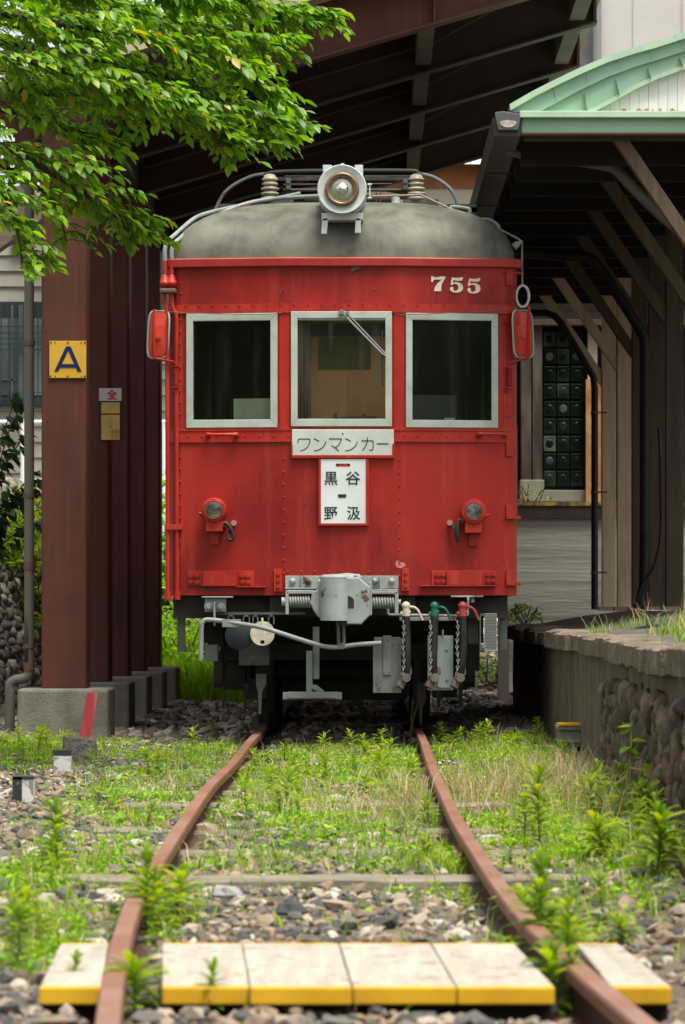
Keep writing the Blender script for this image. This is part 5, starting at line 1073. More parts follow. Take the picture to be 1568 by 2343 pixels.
# ---------------- crossing boards
BRD = M('pale_crossing_board', (.42, .38, .325), .8, (.31, .275, .235), 2.5, squash=(6, .5, 1), bump=.3, bsc=20, stripes=((.3, .26, .21), 60, 0, .35), chip=((.22, .18, .14), 11, .60), chip2=((.17, .14, .11), 4, .70))
YEL = M('yellow_edge_paint', (.62, .36, .015), .6, (.5, .28, .012), 5, chip=((.2, .15, .09), 9, .70))
bd = [(140, 248, 90, 232), (372, 554, 371, 571), (556, 774, 573, 805), (777, 984, 808, 1044), (987, 1176, 1047, 1270), (1318, 1414, 1400, 1538)]
lb = ['crossing board outside the left rail, with bright yellow ends', 'leftmost crossing board between the rails, weeds before its yellow edge', 'second crossing board between the rails, counted from the left rail', 'third crossing board between the rails, counted from the left rail', 'crossing board just inside the right rail, a weed clump over its end', 'crossing board outside the right rail, with yellow edges']
for i, (a, b, c, e) in enumerate(bd):
    f_, n_ = 2157, 2258; zt_ = -.004 if i not in (2,) else .006
    dF, dN = (EYE-zt_)*S8/(f_-1388), (EYE-zt_)*S8/(n_-1388)
    xa, xb, xc, xe = PX(a, dF), PX(b, dF), PX(c, dN), PX(e, dN); h = .042
    bo = thing('crossing_board', ((xc+xe)/2, (dF+dN)/2, zt_-h), lb[i], 'board', 'boards of the track crossing')
    ee = .045
    def quad(m, t0, t1, z0, z1, ins=0):
        L0, R0, L1, R1 = xc+(xa-xc)*t0, xe+(xb-xe)*t0, xc+(xa-xc)*t1, xe+(xb-xe)*t1; y0, y1 = dN+(dF-dN)*t0, dN+(dF-dN)*t1
        m.add([(L0, y0, z0), (R0, y0, z0), (R1, y1, z0), (L1, y1, z0), (L0, y0, z1), (R0, y0, z1), (R1, y1, z1), (L1, y1, z1)], [(3, 2, 1, 0), (4, 5, 6, 7), (0, 1, 5, 4), (1, 2, 6, 5), (2, 3, 7, 6), (3, 0, 4, 7)])
    m = MB(); quad(m, .034, .965, zt_-h, zt_); build(m, 'plank', BRD, bo, bevel=.004)
    m = MB(); quad(m, 0, .034, zt_-h, zt_-.001); build(m, 'yellow_edge', YEL, bo, bevel=.004)
    m = MB(); quad(m, .966, 1, zt_-h, zt_-.001); build(m, 'yellow_edge', YEL, bo, bevel=.004)
    for t0 in (.06, .75): m = MB(); quad(m, t0, t0+.14, -.2, zt_-h); build(m, 'bearer', WOODB, bo)
# ---------------- marker posts, blocks
p = gpt(178, 1752); st_ = thing('stop_marker', p, 'red wooden slat leaning up out of a rough concrete block before the nearest column footing', 'marker')
m = MB(); d = p.y; a, b = PX(135, d), PX(220, d)
m.add([(a, d, p.z-.1), (b, d, p.z-.1), (b-.01, d+.02, p.z+.165), (a+.025, d+.02, p.z+.19), (a, d+.2, p.z-.1), (b, d+.2, p.z-.1), (b-.01, d+.18, p.z+.165), (a+.025, d+.18, p.z+.19)], [(0, 1, 2, 3), (5, 4, 7, 6), (1, 5, 6, 2), (4, 0, 3, 7), (3, 2, 6, 7)]); build(m, 'block', M('pebbled_concrete', (.17, .165, .135), .95, (.09, .085, .065), 40, f=(.4, .6), bump=.8, bsc=60), st_, bevel=.015)
m = MB(); d2 = d+.1; q = [(180, 1694), (205, 1696), (224, 1590), (220, 1585), (204, 1585), (200, 1588)]; m.prism([(PX(a, d2), PZ(b, d2)) for a, b in q], d2-.012, d2+.012); sb = build(m, 'slat', M('scuffed_red_slat', (.5, .055, .065), .5, (.42, .04, .05), 6, streak=((.55, .3, .28), 20, .5)), st_, bevel=.002)
m = MB(); m.cyl((PX(188.5, d2), d2-.015, PZ(1689, d2)), (PX(188.5, d2), d2-.012, PZ(1689, d2)), .008); build(m, 'bolt', GRIME, sb)
def stub(x0, x1, py0, py1, blk, lab, hgt):
    p = gpt((x0+x1)/2, py1); d = p.y; w_ = PX(x1, d)-PX(x0, d); o = thing('boundary_stub', p, lab, 'marker', 'short square marker stubs')
    zt2 = PZ(py0, d); xs0, xs1, xm = PX(x0, d), PX(x1, d), PX(x0+(x1-x0)*blk, d)
    wm = M('flaking_white_stub', (.55, .55, .52), .8, (.2, .2, .19), 26, f=(.5, .58)); bm_ = M('black_stub_paint', (.025, .03, .03), .7, (.2, .2, .19), 30, f=(.6, .64))
    m = MB(); m.box(xs0, xs1, d, d+w_, p.z-.15, zt2); build(m, 'stub', [wm], o, bevel=.004)
    m = MB()
    if blk > 0.5 or blk == 0: m.box(xs0-.001, xs1+.001, d-.0015, d+w_, zt2-.03, zt2+.001)
    else: m.box(xs0-.002, xm, d-.002, d+w_, p.z-.1, zt2+.001); m.box(xs0-.002, xs1+.001, d-.002, d+w_, zt2-.012, zt2+.002)
    build(m, 'black_band', bm_, o)
stub(122, 161, 1717, 1775, 0, 'peeling white marker stub with a black top, before the red slat', .1)
stub(30, 76, 1778, 1832, .45, 'short marker stub half black half white, at the left edge', .1)
dq2 = gpt(1320, 1735); gb = thing('drain_block', dq2, 'grey concrete drain block with a yellow top edge against the platform wall', 'block')
d = dq2.y; m = MB(); x0, x1 = PX(1279, d), PX(1363, d)
m.box(x0, x1, d, d+.3, PZ(1708, d), PZ(1660, d)); m.box(x0-.01, x1+.01, d-.015, d+.3, PZ(1672, d), PZ(1660, d)); m.box(x0-.008, x1+.004, d-.012, d+.3, PZ(1702, d), PZ(1693, d)); m.box(x0, x0+.10, d, d+.3, PZ(1760, d), PZ(1708, d)); m.box(x1-.04, x1, d, d+.3, PZ(1760, d), PZ(1708, d)); build(m, 'block', CONC, gb, bevel=.008)
m = MB(); m.box(x0, PX(1338, d), d-.02, d+.28, PZ(1660, d), PZ(1656, d)); build(m, 'yellow_edge', YEL, gb)
m = MB(); m.box(PX(1310, d), PX(1348, d), d+.1, d+.3, PZ(1760, d), PZ(1708, d)); build(m, 'opening', GRIME, gb)

# ================================================================== BALLAST (uncountable) and a few single rocks
def ico():
    t = (1+5**.5)/2; v = np.array([(-1, t, 0), (1, t, 0), (-1, -t, 0), (1, -t, 0), (0, -1, t), (0, 1, t), (0, -1, -t), (0, 1, -t), (t, 0, -1), (t, 0, 1), (-t, 0, -1), (-t, 0, 1)])/math.hypot(1, t)
    f = np.array([(0, 11, 5), (0, 5, 1), (0, 1, 7), (0, 7, 10), (0, 10, 11), (1, 5, 9), (5, 11, 4), (11, 10, 2), (10, 7, 6), (7, 1, 8), (3, 9, 4), (3, 4, 2), (3, 2, 6), (3, 6, 8), (3, 8, 9), (4, 9, 5), (2, 4, 11), (6, 2, 10), (8, 6, 7), (9, 8, 1)]); return v, f
IV, IF = ico()
def rotmats(n, tilt=3.14):
    a = RNG.uniform(0, 2*np.pi, n); b = RNG.uniform(-tilt, tilt, n); c = RNG.uniform(-tilt, tilt, n)
    ca, sa, cb, sb, cc, sc_ = np.cos(a), np.sin(a), np.cos(b), np.sin(b), np.cos(c), np.sin(c); Zr = np.zeros(n); O = np.ones(n)
    Rz = np.stack([ca, -sa, Zr, sa, ca, Zr, Zr, Zr, O], 1).reshape(-1, 3, 3); Rx = np.stack([O, Zr, Zr, Zr, cb, -sb, Zr, sb, cb], 1).reshape(-1, 3, 3); Ry = np.stack([cc, Zr, sc_, Zr, O, Zr, -sc_, Zr, cc], 1).reshape(-1, 3, 3)
    return Rz@Rx@Ry
def stones(name, pos, rad, mat_, kind='stuff'):
    n = len(pos); base = IV[None]*(1+RNG.uniform(-.32, .32, (n, 12, 1)))
    scl = np.stack([RNG.uniform(.8, 1.5, n), RNG.uniform(.7, 1.1, n), RNG.uniform(.5, .85, n)], 1)*rad[:, None]
    Vv = np.einsum('nij,nkj->nki', rotmats(n, .5), base*scl[:, None, :])+pos[:, None, :]
    fl = (IF[None]+(np.arange(n)*12)[:, None, None]).reshape(-1)
    return np_mesh(name, Vv.reshape(-1, 3), fl, [3]*(n*20), mat_, kind=kind)
def inview(n, y0, y1, pw=1.):
    """ground points inside (and a little beyond) what the camera sees, evenly spread over the ground"""
    y = np.sqrt(RNG.uniform(0, 1, n)*(y1**2-y0**2)+y0**2) if pw == 1 else y0+(y1-y0)*RNG.uniform(0, 1, n)**pw
    x = RNG.uniform(-.125, .115, n)*y; return x, y
ROCKM = Mramp('ballast_stone', [(0, (.045, .046, .045)), (.22, (.09, .09, .086)), (.42, (.15, .135, .112)), (.6, (.20, .145, .098)), (.78, (.26, .195, .135)), (.92, (.33, .28, .22)), (1, (.42, .38, .32))], r=.9, noise_sc=1.3, var=.25, bump=.4)
x, y = inview(23000, 6.4, 26); xa, ya = RNG.uniform(-1.0, 1.0, 700), RNG.uniform(7.72, 8.1, 700); x, y = np.concatenate([x, xa]), np.concatenate([y, ya])
rad = RNG.lognormal(math.log(.0168), .36, len(x)).clip(.008, .042)
keep = (np.abs(np.abs(x-np.interp(y, _dz, _dx))-.566) > .07) & (x < 1.24)
x, y, rad = x[keep], y[keep], rad[keep]
pos = np.array([(a, b, gz(a, b)+.25*r+(RNG.uniform(0, .035) if 7.7 < b < 8.12 else 0)) for a, b, r in zip(x, y, rad)])
o = stones('ballast', pos, rad, ROCKM); o['label'] = 'grey and brown crushed stone between and beside the rails'
x = RNG.uniform(-3.2, 1.24, 4500); y = RNG.uniform(25, 36, 4500); x2 = RNG.uniform(-3.0, 2.6, 4500); y2 = RNG.uniform(35.5, 42.5, 4500); x = np.concatenate([x, x2]); y = np.concatenate([y, y2]); rad = RNG.uniform(.02, .06, len(x))
pos = np.array([(a, b, gz(a, b)+.2*r) for a, b, r in zip(x, y, rad)])
o = stones('far_ballast', pos, rad, Mramp('lit_brown_ballast', [(0, (.08, .08, .08)), (.4, (.2, .165, .135)), (.7, (.34, .25, .18)), (1, (.5, .44, .37))], r=.9)); o['label'] = 'brown crushed stone behind the railcar'  # stone colours raised to stand for light on the gravel behind
for px, py, r, lab, c in ((858, 1692, .05, 'dark angular rock at the edge of the railcar shadow, between the rails', (.09, .1, .105)), (1122, 1938, .055, 'pale flat rock just right of the right rail', (.36, .35, .3)), (772, 1845, .06, 'long pale stone between the rails in the weeds', (.34, .32, .26)), (262, 2068, .03, 'small bright white stone left of the left rail', (.6, .58, .54)), (470, 1912, .055, 'tan rounded rock just inside the left rail', (.3, .22, .15)), (668, 2098, .05, 'dark blocky rock in front of the crossing boards', (.06, .062, .065)), (335, 2005, .04, 'brown wedge of stone left of the left rail', (.16, .1, .07)), (520, 2060, .05, 'pale grey rock between the rails before the crossing boards', (.3, .29, .27))):
    p = gpt(px, py); m = MB(); rock(m, (p.x, p.y, p.z+r*.35), (r*1.2, r, r*.7), px*.31, n=8)
    for k in range(len(m.s)): m.s[k] = False
    tag(build(m, 'rock', M('rock_%d' % px, c, .9, tuple(v*.7 for v in c), 20, bump=.4), origin=p), lab, 'rock')

# ================================================================== GRASS AND GROUND COVER (uncountable)
blobs = [  # photograph x, y, half-widths, weight : where it grows thickest
 (70, 1722, 170, 35, 1.0), (450, 1735, 130, 55, .7), (330, 1830, 130, 60, .6), (480, 1850, 70, 50, .8), (560, 1780, 80, 50, .8),
 (620, 1800, 90, 70, .9), (770, 1790, 170, 60, .7), (700, 1870, 260, 50, 1.0), (920, 1850, 120, 90, 1.0), (980, 1740, 80, 50, .9), (900, 1980, 200, 40, .55), (1030, 1985, 80, 50, 1.1), (560, 1985, 150, 40, .6),
 (1060, 1720, 110, 50, 1.2), (1250, 1770, 220, 70, 1.1), (1300, 1850, 260, 80, 1.2), (1430, 1960, 170, 90, 1.3), (1250, 1950, 60, 40, .7), (1480, 1830, 100, 90, 1.1),
 (60, 2010, 120, 50, .9), (240, 1975, 60, 40, .9), (300, 1900, 90, 40, .5), (1330, 1790, 260, 110, 1.1), (1200, 1720, 200, 50, 1.0), (830, 1760, 200, 70, .8), (60, 2190, 110, 120, 1.0), (400, 2110, 70, 50, .8), (1240, 2140, 90, 80, .9), (1290, 2290, 60, 70, .7), (330, 2310, 120, 40, .7), (700, 2330, 160, 25, .6), (170, 2110, 60, 30, .4)]
BL = []
for px, py, rx, ry, wt in blobs:
    c = gpt(px, py); a = gpt(px, py-ry*.999) if py-ry > 1670 else gpt(px, 1670); b = gpt(px, min(py+ry, 2420))
    BL.append((c.x, (a.y+b.y)/2, rx*c.y/S8, max(.15, (a.y-b.y)/2), wt))
def dens(x, y):
    d = np.full(len(x), .05)
    for cx, cy, rx, ry, wt in BL: d = np.maximum(d, wt*np.exp(-(((x-cx)/rx)**2+((y-cy)/ry)**2)*.9))
    nz = np.array([mnoise(Vector((a*3.2, b*2.4, 5.)))+.6*mnoise(Vector((a*9, b*7, 1.))) for a, b in zip(x, y)])
    return d*(.72+1.15*nz)
def growpts(n, y0=6.3, y1=24.4, thr=.0):
    x, y = inview(n, y0, y1); d = dens(x, y); k = RNG.uniform(.02, 1., n) < d
    dd = np.abs(x-np.interp(y, _dz, _dx)); k &= (np.abs(dd-.566) > .045) & (x < 1.22) & ~((y < 9.25) & (y > 8.1) & ((dd < .5) | ((dd > .66) & (dd < .98))))
    x, y = x[k], y[k]; return np.array([(a, b, gz(a, b)-.01) for a, b in zip(x, y)])
def blades(name, pos, L, W, mat_, lean=.6):
    n = len(pos); az = RNG.uniform(0, 2*np.pi, n); dx_, dy_ = np.cos(az), np.sin(az); ln = RNG.uniform(.1, lean, n)*L; wa = RNG.uniform(0, 2*np.pi, n); wx, wy = np.cos(wa)*W, np.sin(wa)*W*.5
    base = pos; mid = pos+np.stack([dx_*ln*.35, dy_*ln*.35, L*.6], 1); tip = pos+np.stack([dx_*ln, dy_*ln, L*np.sqrt(1-.5*np.minimum(1, (ln/L))**2)], 1); wv = np.stack([wx, wy, 0*wx], 1)
    Vv = np.stack([base-wv, base+wv, mid+wv*.8, mid-wv*.8, tip], 1).reshape(-1, 3); o5 = (np.arange(n)*5)[:, None]
    lp = (o5+np.array([0, 1, 2, 3, 3, 2, 4])).reshape(-1); return np_mesh(name, Vv, lp, [4, 3]*n, mat_, kind='stuff', smooth=True)
def leaflets(name, pos, R, mat_, up=.5):
    n = len(pos); A = rotmats(n, up); q = np.array([(-1, 0, 0), (-.45, .55, .06), (.4, .5, .05), (1, 0, -.05), (.4, -.5, .05), (-.45, -.55, .06)])
    Vv = np.einsum('nij,kj->nki', A, q)*R[:, None, None]+pos[:, None, :]; lp = (np.arange(n)*6)[:, None]+np.arange(6); return np_mesh(name, Vv.reshape(-1, 3), lp.reshape(-1), [6]*n, mat_, kind='stuff')
GRN = Mramp('green_grass_blade', [(0, (.075, .19, .006)), (.45, (.15, .31, .010)), (.8, (.24, .40, .016)), (1, (.36, .42, .05))], r=.55, trans=.4, noise_sc=1.2)
DRY = Mramp('straw_grass_blade', [(0, (.26, .2, .09)), (.5, (.38, .31, .16)), (1, (.5, .44, .27))], r=.7, trans=.3)
COV = Mramp('ground_cover_leaf', [(0, (.09, .21, .005)), (.4, (.17, .35, .009)), (.8, (.27, .46, .014)), (1, (.36, .49, .02))], r=.5, trans=.4, noise_sc=1.)
p = growpts(150000); L = RNG.uniform(.025, .085, len(p)); o = blades('grass', p, L, L*.035+.0012, GRN, .9); o['label'] = 'short green grass growing through the ballast'
p = growpts(30000); p = p[RNG.uniform(0, 1, len(p)) < .42]; L = RNG.uniform(.05, .16, len(p)); o = blades('straw_grass', p, L, L*.012+.0008, DRY, 1.2); o['label'] = 'dry straw-coloured grass among the weeds'
p = growpts(230000); cl = np.array([mnoise(Vector((a*2.3+40, b*1.9, 2.))) for a, b, _ in p]); p = p[cl > -.02]; p[:, 2] += RNG.uniform(0, .06, len(p)); o = leaflets('ground_cover', p, RNG.uniform(.006, .016, len(p)), COV, .7); o['label'] = 'low leafy ground cover along the track'
x, y = inview(2600, 6.6, 23.8); d = dens(x, y); dd = np.abs(x-np.interp(y, _dz, _dx)); k = (d > RNG.uniform(.45, 1.3, len(x))) & (np.abs(dd-.566) > .07) & (x < 1.15) & ~((y < 9.3) & (y > 8.0) & ((dd < .56) | ((dd > .66) & (dd < 1.0))))
Q = []
for a, b in zip(x[k][:420], y[k][:420]):
    R = RNG.uniform(.05, .13); n = int(170*(R/.09)**2); v = RNG.normal(0, 1, (n, 3)); v /= np.linalg.norm(v, axis=1)[:, None]; v *= RNG.uniform(.5, 1, (n, 1)); v[:, 2] = np.abs(v[:, 2])
    Q.append(np.array([a, b, gz(a, b)-.015])+v*np.array([R, R, R*.7]))
p = np.concatenate(Q); o = leaflets('ground_cover', p, RNG.uniform(.005, .011, len(p)), Mramp('lime_clump_leaf', [(0, (.10, .21, .008)), (.5, (.19, .34, .014)), (1, (.34, .46, .03))], r=.5, trans=.45, noise_sc=1.), .9); o['label'] = 'soft lime green clumps of low plants along the track'
Q = []
for px, py, n in ((1250, 1830, 500), (1330, 1790, 350), (1180, 1800, 250), (1050, 1850, 260), (880, 1880, 220), (1400, 1860, 260), (980, 1830, 200), (700, 1850, 120)):
    c = gpt(px, py); xx = RNG.normal(c.x, .16, n); yy = RNG.normal(c.y, .5, n); Q += [(a, b, gz(a, b)-.01) for a, b in zip(xx, yy) if a < 1.2 and abs(abs(a-tx(b))-.566) > .05]
p = np.array(Q); L = RNG.uniform(.10, .26, len(p)); o = blades('straw_grass', p, L, L*.006+.0008, DRY, 1.35); o['label'] = 'long arching straw-coloured grass right of the right rail'
# the verge left of the picture
x = RNG.uniform(-6, -.9, 9000); y = RNG.uniform(7, 27, 9000); k = (x < -.12*y) & (x > -.12*y-2.6); x, y = x[k], y[k]; rad = RNG.uniform(.01, .03, len(x))
o = stones('ballast', np.array([(a, b, gz(a, b)+.2*r) for a, b, r in zip(x, y, rad)]), rad, ROCKM); o['label'] = 'stones on the verge left of the track'
x = RNG.uniform(-6, -.9, 30000); y = RNG.uniform(7, 27, 30000); k = (x < -.12*y) & (x > -.12*y-2.8) & (np.array([mnoise(Vector((a*1.2, b*.9, 3.))) for a, b in zip(x, y)]) > -.15); x, y = x[k], y[k]
p = np.array([(a, b, gz(a, b)-.01) for a, b in zip(x, y)]); L = RNG.uniform(.04, .14, len(p)); o = blades('grass', p, L, L*.035+.0012, GRN, .9); o['label'] = 'green grass on the verge left of the track'
# grass on the platform edge
x = RNG.uniform(1.35, 2.3, 5200); y = RNG.uniform(15.5, 22.5, 5200); k = np.array([mnoise(Vector((a*4, b*.8, 7.)))-abs(a-1.75)*.9+.32 for a, b in zip(x, y)]) > RNG.uniform(.1, .75, len(x))
x, y = x[k], y[k]; p = np.stack([x, y, np.interp(x, [1.27, 1.55, 1.9, 2.25], [.70, .735, .80, .845])], 1); L = RNG.uniform(.02, .075, len(p)); o = blades('platform_grass', p, L, L*.03+.001, GRN, .8); o['label'] = 'grass tuft growing along the platform edge'
p = p[RNG.uniform(0, 1, len(p)) < .25]; L = RNG.uniform(.06, .2, len(p)); o = blades('platform_straw', p, L, L*.01+.0008, DRY, 1.1); o['label'] = 'dry grass stalks on the platform edge'

# ================================================================== SINGLE WEEDS
WLEAF = Mramp('weed_leaf', [(0, (.085, .165, .012)), (.5, (.19, .30, .022)), (.9, (.33, .41, .045)), (1, (.40, .36, .12))], r=.5, trans=.45, noise_sc=3)
WSTEM = M('weed_stem', (.14, .2, .05), .6)
def weed_mesh(name, H, nl, Lf, seed, droop=.55, wid=.13):
    r_ = random.Random(seed); mb = MB(); st = MB(); bend = (r_.uniform(-.06, .06), r_.uniform(-.06, .06))
    axis = lambda t: Vector((bend[0]*t*t*H*2, bend[1]*t*t*H*2, H*t))
    st.tube([axis(t) for t in (0, .35, .7, 1)], [.004, .0034, .0026, .0014], 5)
    for k in range(nl):
        t = (.12+.88*(k+.5)/nl); az = k*2.4+r_.uniform(-.3, .3); b = axis(t); L = Lf*(.55+.75*math.sin(math.pi*min(1, t*.8+.1)))*r_.uniform(.8, 1.15); el = .15+1.0*t**2*.9
        if t > .93: L *= .6
        d = Vector((math.cos(az)*math.cos(el), math.sin(az)*math.cos(el), math.sin(el))); sd_ = Vector((-math.sin(az), math.cos(az), 0)); up = d.cross(sd_)*-1; W = L*wid
        pts = [b, b+d*L*.3+Vector((0, 0, .02*L)), b+d*L*.7-Vector((0, 0, droop*.12*L)), b+d*L-Vector((0, 0, droop*.4*L))]
        ws = [W*.35, W, W*.8, 0]; vv = []
        for q in range(4): vv += [pts[q]-sd_*ws[q]+Vector((0, 0, ws[q]*.35)), pts[q], pts[q]+sd_*ws[q]+Vector((0, 0, ws[q]*.35))]
        mb.add(vv, [(q*3+c, q*3+c+1, q*3+c+4, q*3+c+3) for q in range(3) for c in range(2)], 0, True)
    return mb, st
protos = []
def weed_proto(H, nl, Lf, seed, lab, grp, **kw):
    r = thing('weed', (0, 0, -50), lab, 'weed', grp); a, b = weed_mesh('w', H, nl, Lf, seed, **kw)
    for mb, nm, mt in ((a, 'leaves', WLEAF), (b, 'stem', WSTEM)):
        me = bpy.data.meshes.new(nm); me.from_pydata(mb.v, [], mb.f); me.materials.append(mt); me.polygons.foreach_set('use_smooth', mb.s); me.update(); o = bpy.data.objects.new(nm, me); COL.objects.link(o); o.parent = r
    return [r, False]
G1, G2 = 'young narrow-leaved weeds in the ballast', 'tall narrow-leaved weeds beside the rails'
L1 = 'small ankle-high weed with narrow pointed leaves scattered in the ballast'
small = [weed_proto(.16, 22, .065, 1, L1, G1), weed_proto(.12, 18, .06, 2, L1, G1), weed_proto(.2, 26, .07, 3, L1, G1), weed_proto(.10, 14, .07, 12, L1, G1, wid=.2)]
tall = [weed_proto(.36, 46, .095, 4, '', G2), weed_proto(.30, 40, .09, 5, '', G2)]
bushy = [weed_proto(.15, 34, .115, 21, '', 'leafy weed clumps by the crossing', wid=.11, droop=.9), weed_proto(.2, 40, .10, 22, '', 'leafy weed clumps by the crossing', wid=.13, droop=.8)]
def put(pr, loc, lab=None, s=1):
    if not pr[1]: o = pr[0]; pr[1] = True; o.location = loc; o.scale = (s,)*3; o.rotation_euler.z = random.uniform(0, 6)
    else: o = dup(pr[0], loc, random.uniform(0, 6), s)
    o.rotation_euler.x = random.uniform(-.16, .16); o.rotation_euler.y = random.uniform(-.16, .16)
    if lab: o['label'] = lab
    return o
named = [(1238, 1945, 0, .95, 'tallest weed, a leafy green spire right of the right rail'), (132, 2020, 1, 1.0, 'tall weed on the stones below the half black stub'), (493, 1697, 1, .55, 'weed standing against the dark ballast left of the left rail, before the railcar'),
 (1008, 1716, 1, .7, 'bushy weed at the right rail where it leaves the railcar shadow'), (1040, 1726, 0, .5, 'weed right of the bushy one in front of the railcar'), (118, 1690, 1, .42, 'thin weed with a tuft on top before the nearest column footing'),
 (215, 1772, 1, .5, 'weed beside the concrete block with the red slat'), (342, 1790, 0, .55, 'weed left of the left rail level with the white stub'), (1238, 1690, 1, .55, 'weed before the dark end of the platform wall'), (1298, 1700, 0, .5, 'weed growing in front of the drain block'),
 (335, 2140, 0, .75, 'leafy weed leaning on the left rail near the crossing boards'), (375, 2160, 1, .75, 'weed clump between the left rail and the boards'), (1235, 2200, 0, .85, 'dark green weed over the right end of the boards'), (1292, 2236, 1, .8, 'tall weed between the right rail and the outer board'), (1330, 2335, 0, .5, 'weed in front of the outer right crossing board'),
 (985, 1900, 1, .55, 'weed just inside the right rail among grass'), (640, 1875, 0, .42, 'weed with yellowing top between the rails'), (700, 1790, 1, .4, 'weed in the middle of the track before the railcar'), (815, 1780, 1, .45, 'weed right of the track middle before the railcar'), (1385, 2130, 0, .5, 'pale weed at the far right beside the outer board'), (470, 2338, 1, .5, 'weed in front of the leftmost board between the rails'), (170, 2318, 0, .42, 'blurred weed over the yellow end of the outer left board'), (745, 2342, 1, .3, 'weed at the bottom of the picture before the middle boards'), (40, 2230, 0, .55, 'pale blurred weed at the lower left corner, left of the boards'), (100, 2180, 1, .5, 'weed close behind the outer left board'), (1070, 2110, 1, .4, 'small weed on the bare stones before the right end of the boards')]
for px, py, k, s, lab in named: put(tall[k], gpt(px, py)-Vector((0, 0, .01)), lab, s)
for px, py, k, s, lab in ((352, 2128, 0, 1.0, 'biggest leafy clump inside the left rail behind the crossing boards'), (405, 2118, 1, .9, 'leafy clump behind the leftmost board between the rails'), (330, 2092, 1, .7, 'leafy clump touching the inner side of the left rail'), (1222, 2150, 1, .85, 'leafy clump over the right rail behind the boards'), (1262, 2190, 0, .85, 'leafy clump between the right rail and the boards'), (1192, 2128, 0, .8, 'leafy clump at the far right corner of the inner boards'), (1302, 2225, 1, .75, 'leafy clump against the outer right board'), (1430, 2165, 0, .6, 'light green tuft right of the outer right board'), (310, 2325, 0, .9, 'leafy clump at the bottom edge just right of the left rail'), (1275, 2330, 1, .9, 'leafy clump at the bottom edge left of the right rail'), (60, 2140, 1, .75, 'leafy clump at the left edge behind the boards'), (1100, 1985, 0, .6, 'grassy clump on the inner side of the right rail at the second sleeper'),
  (1485, 1895, 1, 1.0, 'leafy clump at the foot of the stone platform wall'), (1545, 1975, 0, .75, 'leafy clump low at the right edge below the platform wall'), (1420, 1830, 0, 1.1, 'leafy clump beyond the broad-leaved plant at the wall'), (1500, 2010, 1, 1.2, 'leafy clump in the lime green patch at the right edge'), (1380, 1960, 0, 1.0, 'leafy clump midway between the tallest weed and the wall')):
    put(bushy[k], gpt(px, py)-Vector((0, 0, .01)), lab, s)
x, y = inview(900, 7, 24.2); d = dens(x, y); cnt = 0
for a, b, q in zip(x, y, d):
    if cnt >= 110: break
    if q > RNG.uniform(.3, 1.0) and abs(abs(a-tx(b))-.566) > .08 and a < 1.15 and not (8.1 < b < 9.3 and abs(a-tx(b)) < 1.05): put(random.choice(small), Vector((a, b, gz(a, b)-.01)), L1, random.uniform(.55, 1.15)); cnt += 1
# seed stalks in front of the railcar
SEED = M('seed_stalk', (.2, .24, .07), .7)
for i, (px, py, h_, lab) in enumerate(((940, 1705, .34, 'tall forked grass stalk standing before the right rail at the railcar'), (590, 1690, .2, 'wiry stalk at the left rail end before the railcar'), (545, 1700, .18, 'arching seed stalk left of the left rail before the railcar'), (895, 1712, .16, 'single seed stalk before the dark underside of the railcar'), (1105, 1716, .17, 'leaning seed stalk right of the bushy weed'), (1135, 1712, .16, 'bent seed stalk nearer the platform'), (640, 1692, .1, 'small seed stalk on the stones before the coupler'))):
    p = gpt(px, py); m = MB(); r_ = random.Random(i)
    for q in range(5 if i < 2 else 3):
        dx_ = r_.uniform(-.09, .09); hh = h_*r_.uniform(.6, 1); pts = [p, p+Vector((dx_*.3, 0, hh*.6)), p+Vector((dx_, r_.uniform(-.03, .03), hh))]; cc_ = catmull(pts, 5); m.tube(cc_, .0022, 4)
        for c in cc_[5:]: rock(m, tuple(c+Vector((r_.uniform(-.004, .004), 0, 0))), (.004, .004, .006), q, n=5)
    tag(build(m, 'seed_stalk', SEED, origin=p), lab, 'weed', 'seed stalks before the railcar')
# broad-leaved plant by the platform wall
def leafy(name, loc, stems, lab, cat, mats, Lr=(.05, .09), nper=9, grp=None):
    o = thing(name, loc, lab, cat, grp); r_ = random.Random(hash(lab) % 999 if False else len(lab)); lv = MB(); st = MB()
    for base, tip in stems:
        b, t = Vector(base), Vector(tip); cc_ = catmull([b, (b+t)/2+Vector((0, 0, .05)), t], 8); st.tube(cc_, .004, 5)
        for k in range(nper):
            c = cc_[min(len(cc_)-1, int((.25+.75*k/nper)*len(cc_)))]; L = r_.uniform(*Lr); az = r_.uniform(0, 6.28); el = r_.uniform(-.7, .3); leaf(lv, c, az, el, L, r_)
    build(lv, 'leaves', mats, o); build(st, 'stem', WSTEM, o); return o
def leaf(mb, c, az, el, L, r_, wid=.27, roll=None):
    d = Vector((math.cos(az)*math.cos(el), math.sin(az)*math.cos(el), math.sin(el))); s = d.cross(Vector((0, 0, 1))).normalized(); u = s.cross(d)
    if roll is None: roll = r_.uniform(-.6, .6)
    s, u = s*math.cos(roll)+u*math.sin(roll), u*math.cos(roll)-s*math.sin(roll); W = L*wid
    prof = [(0, .05), (.22, .75), (.5, 1.), (.78, .62), (1, .0)]; vv = []
    for t, q in prof: mid = c+d*(L*t)-u*(L*.16*t*t); vv += [mid-s*(W*q)+u*(W*q*.28), mid, mid+s*(W*q)+u*(W*q*.28)]
    mb.add(vv, [(k*3+j, k*3+j+1, k*3+j+4, k*3+j+3) for k in range(4) for j in range(2)], 0, True)
p = gpt(1440, 1870); leafy('weed', p, [((p.x, p.y, p.z), (p.x+.1, p.y-.1, p.z+.32)), ((p.x, p.y, p.z), (p.x+.02, p.y+.1, p.z+.42)), ((p.x, p.y, p.z), (p.x-.14, p.y, p.z+.2))], 'broad-leaved green plant climbing the platform wall', 'plant', WLEAF, nper=10)
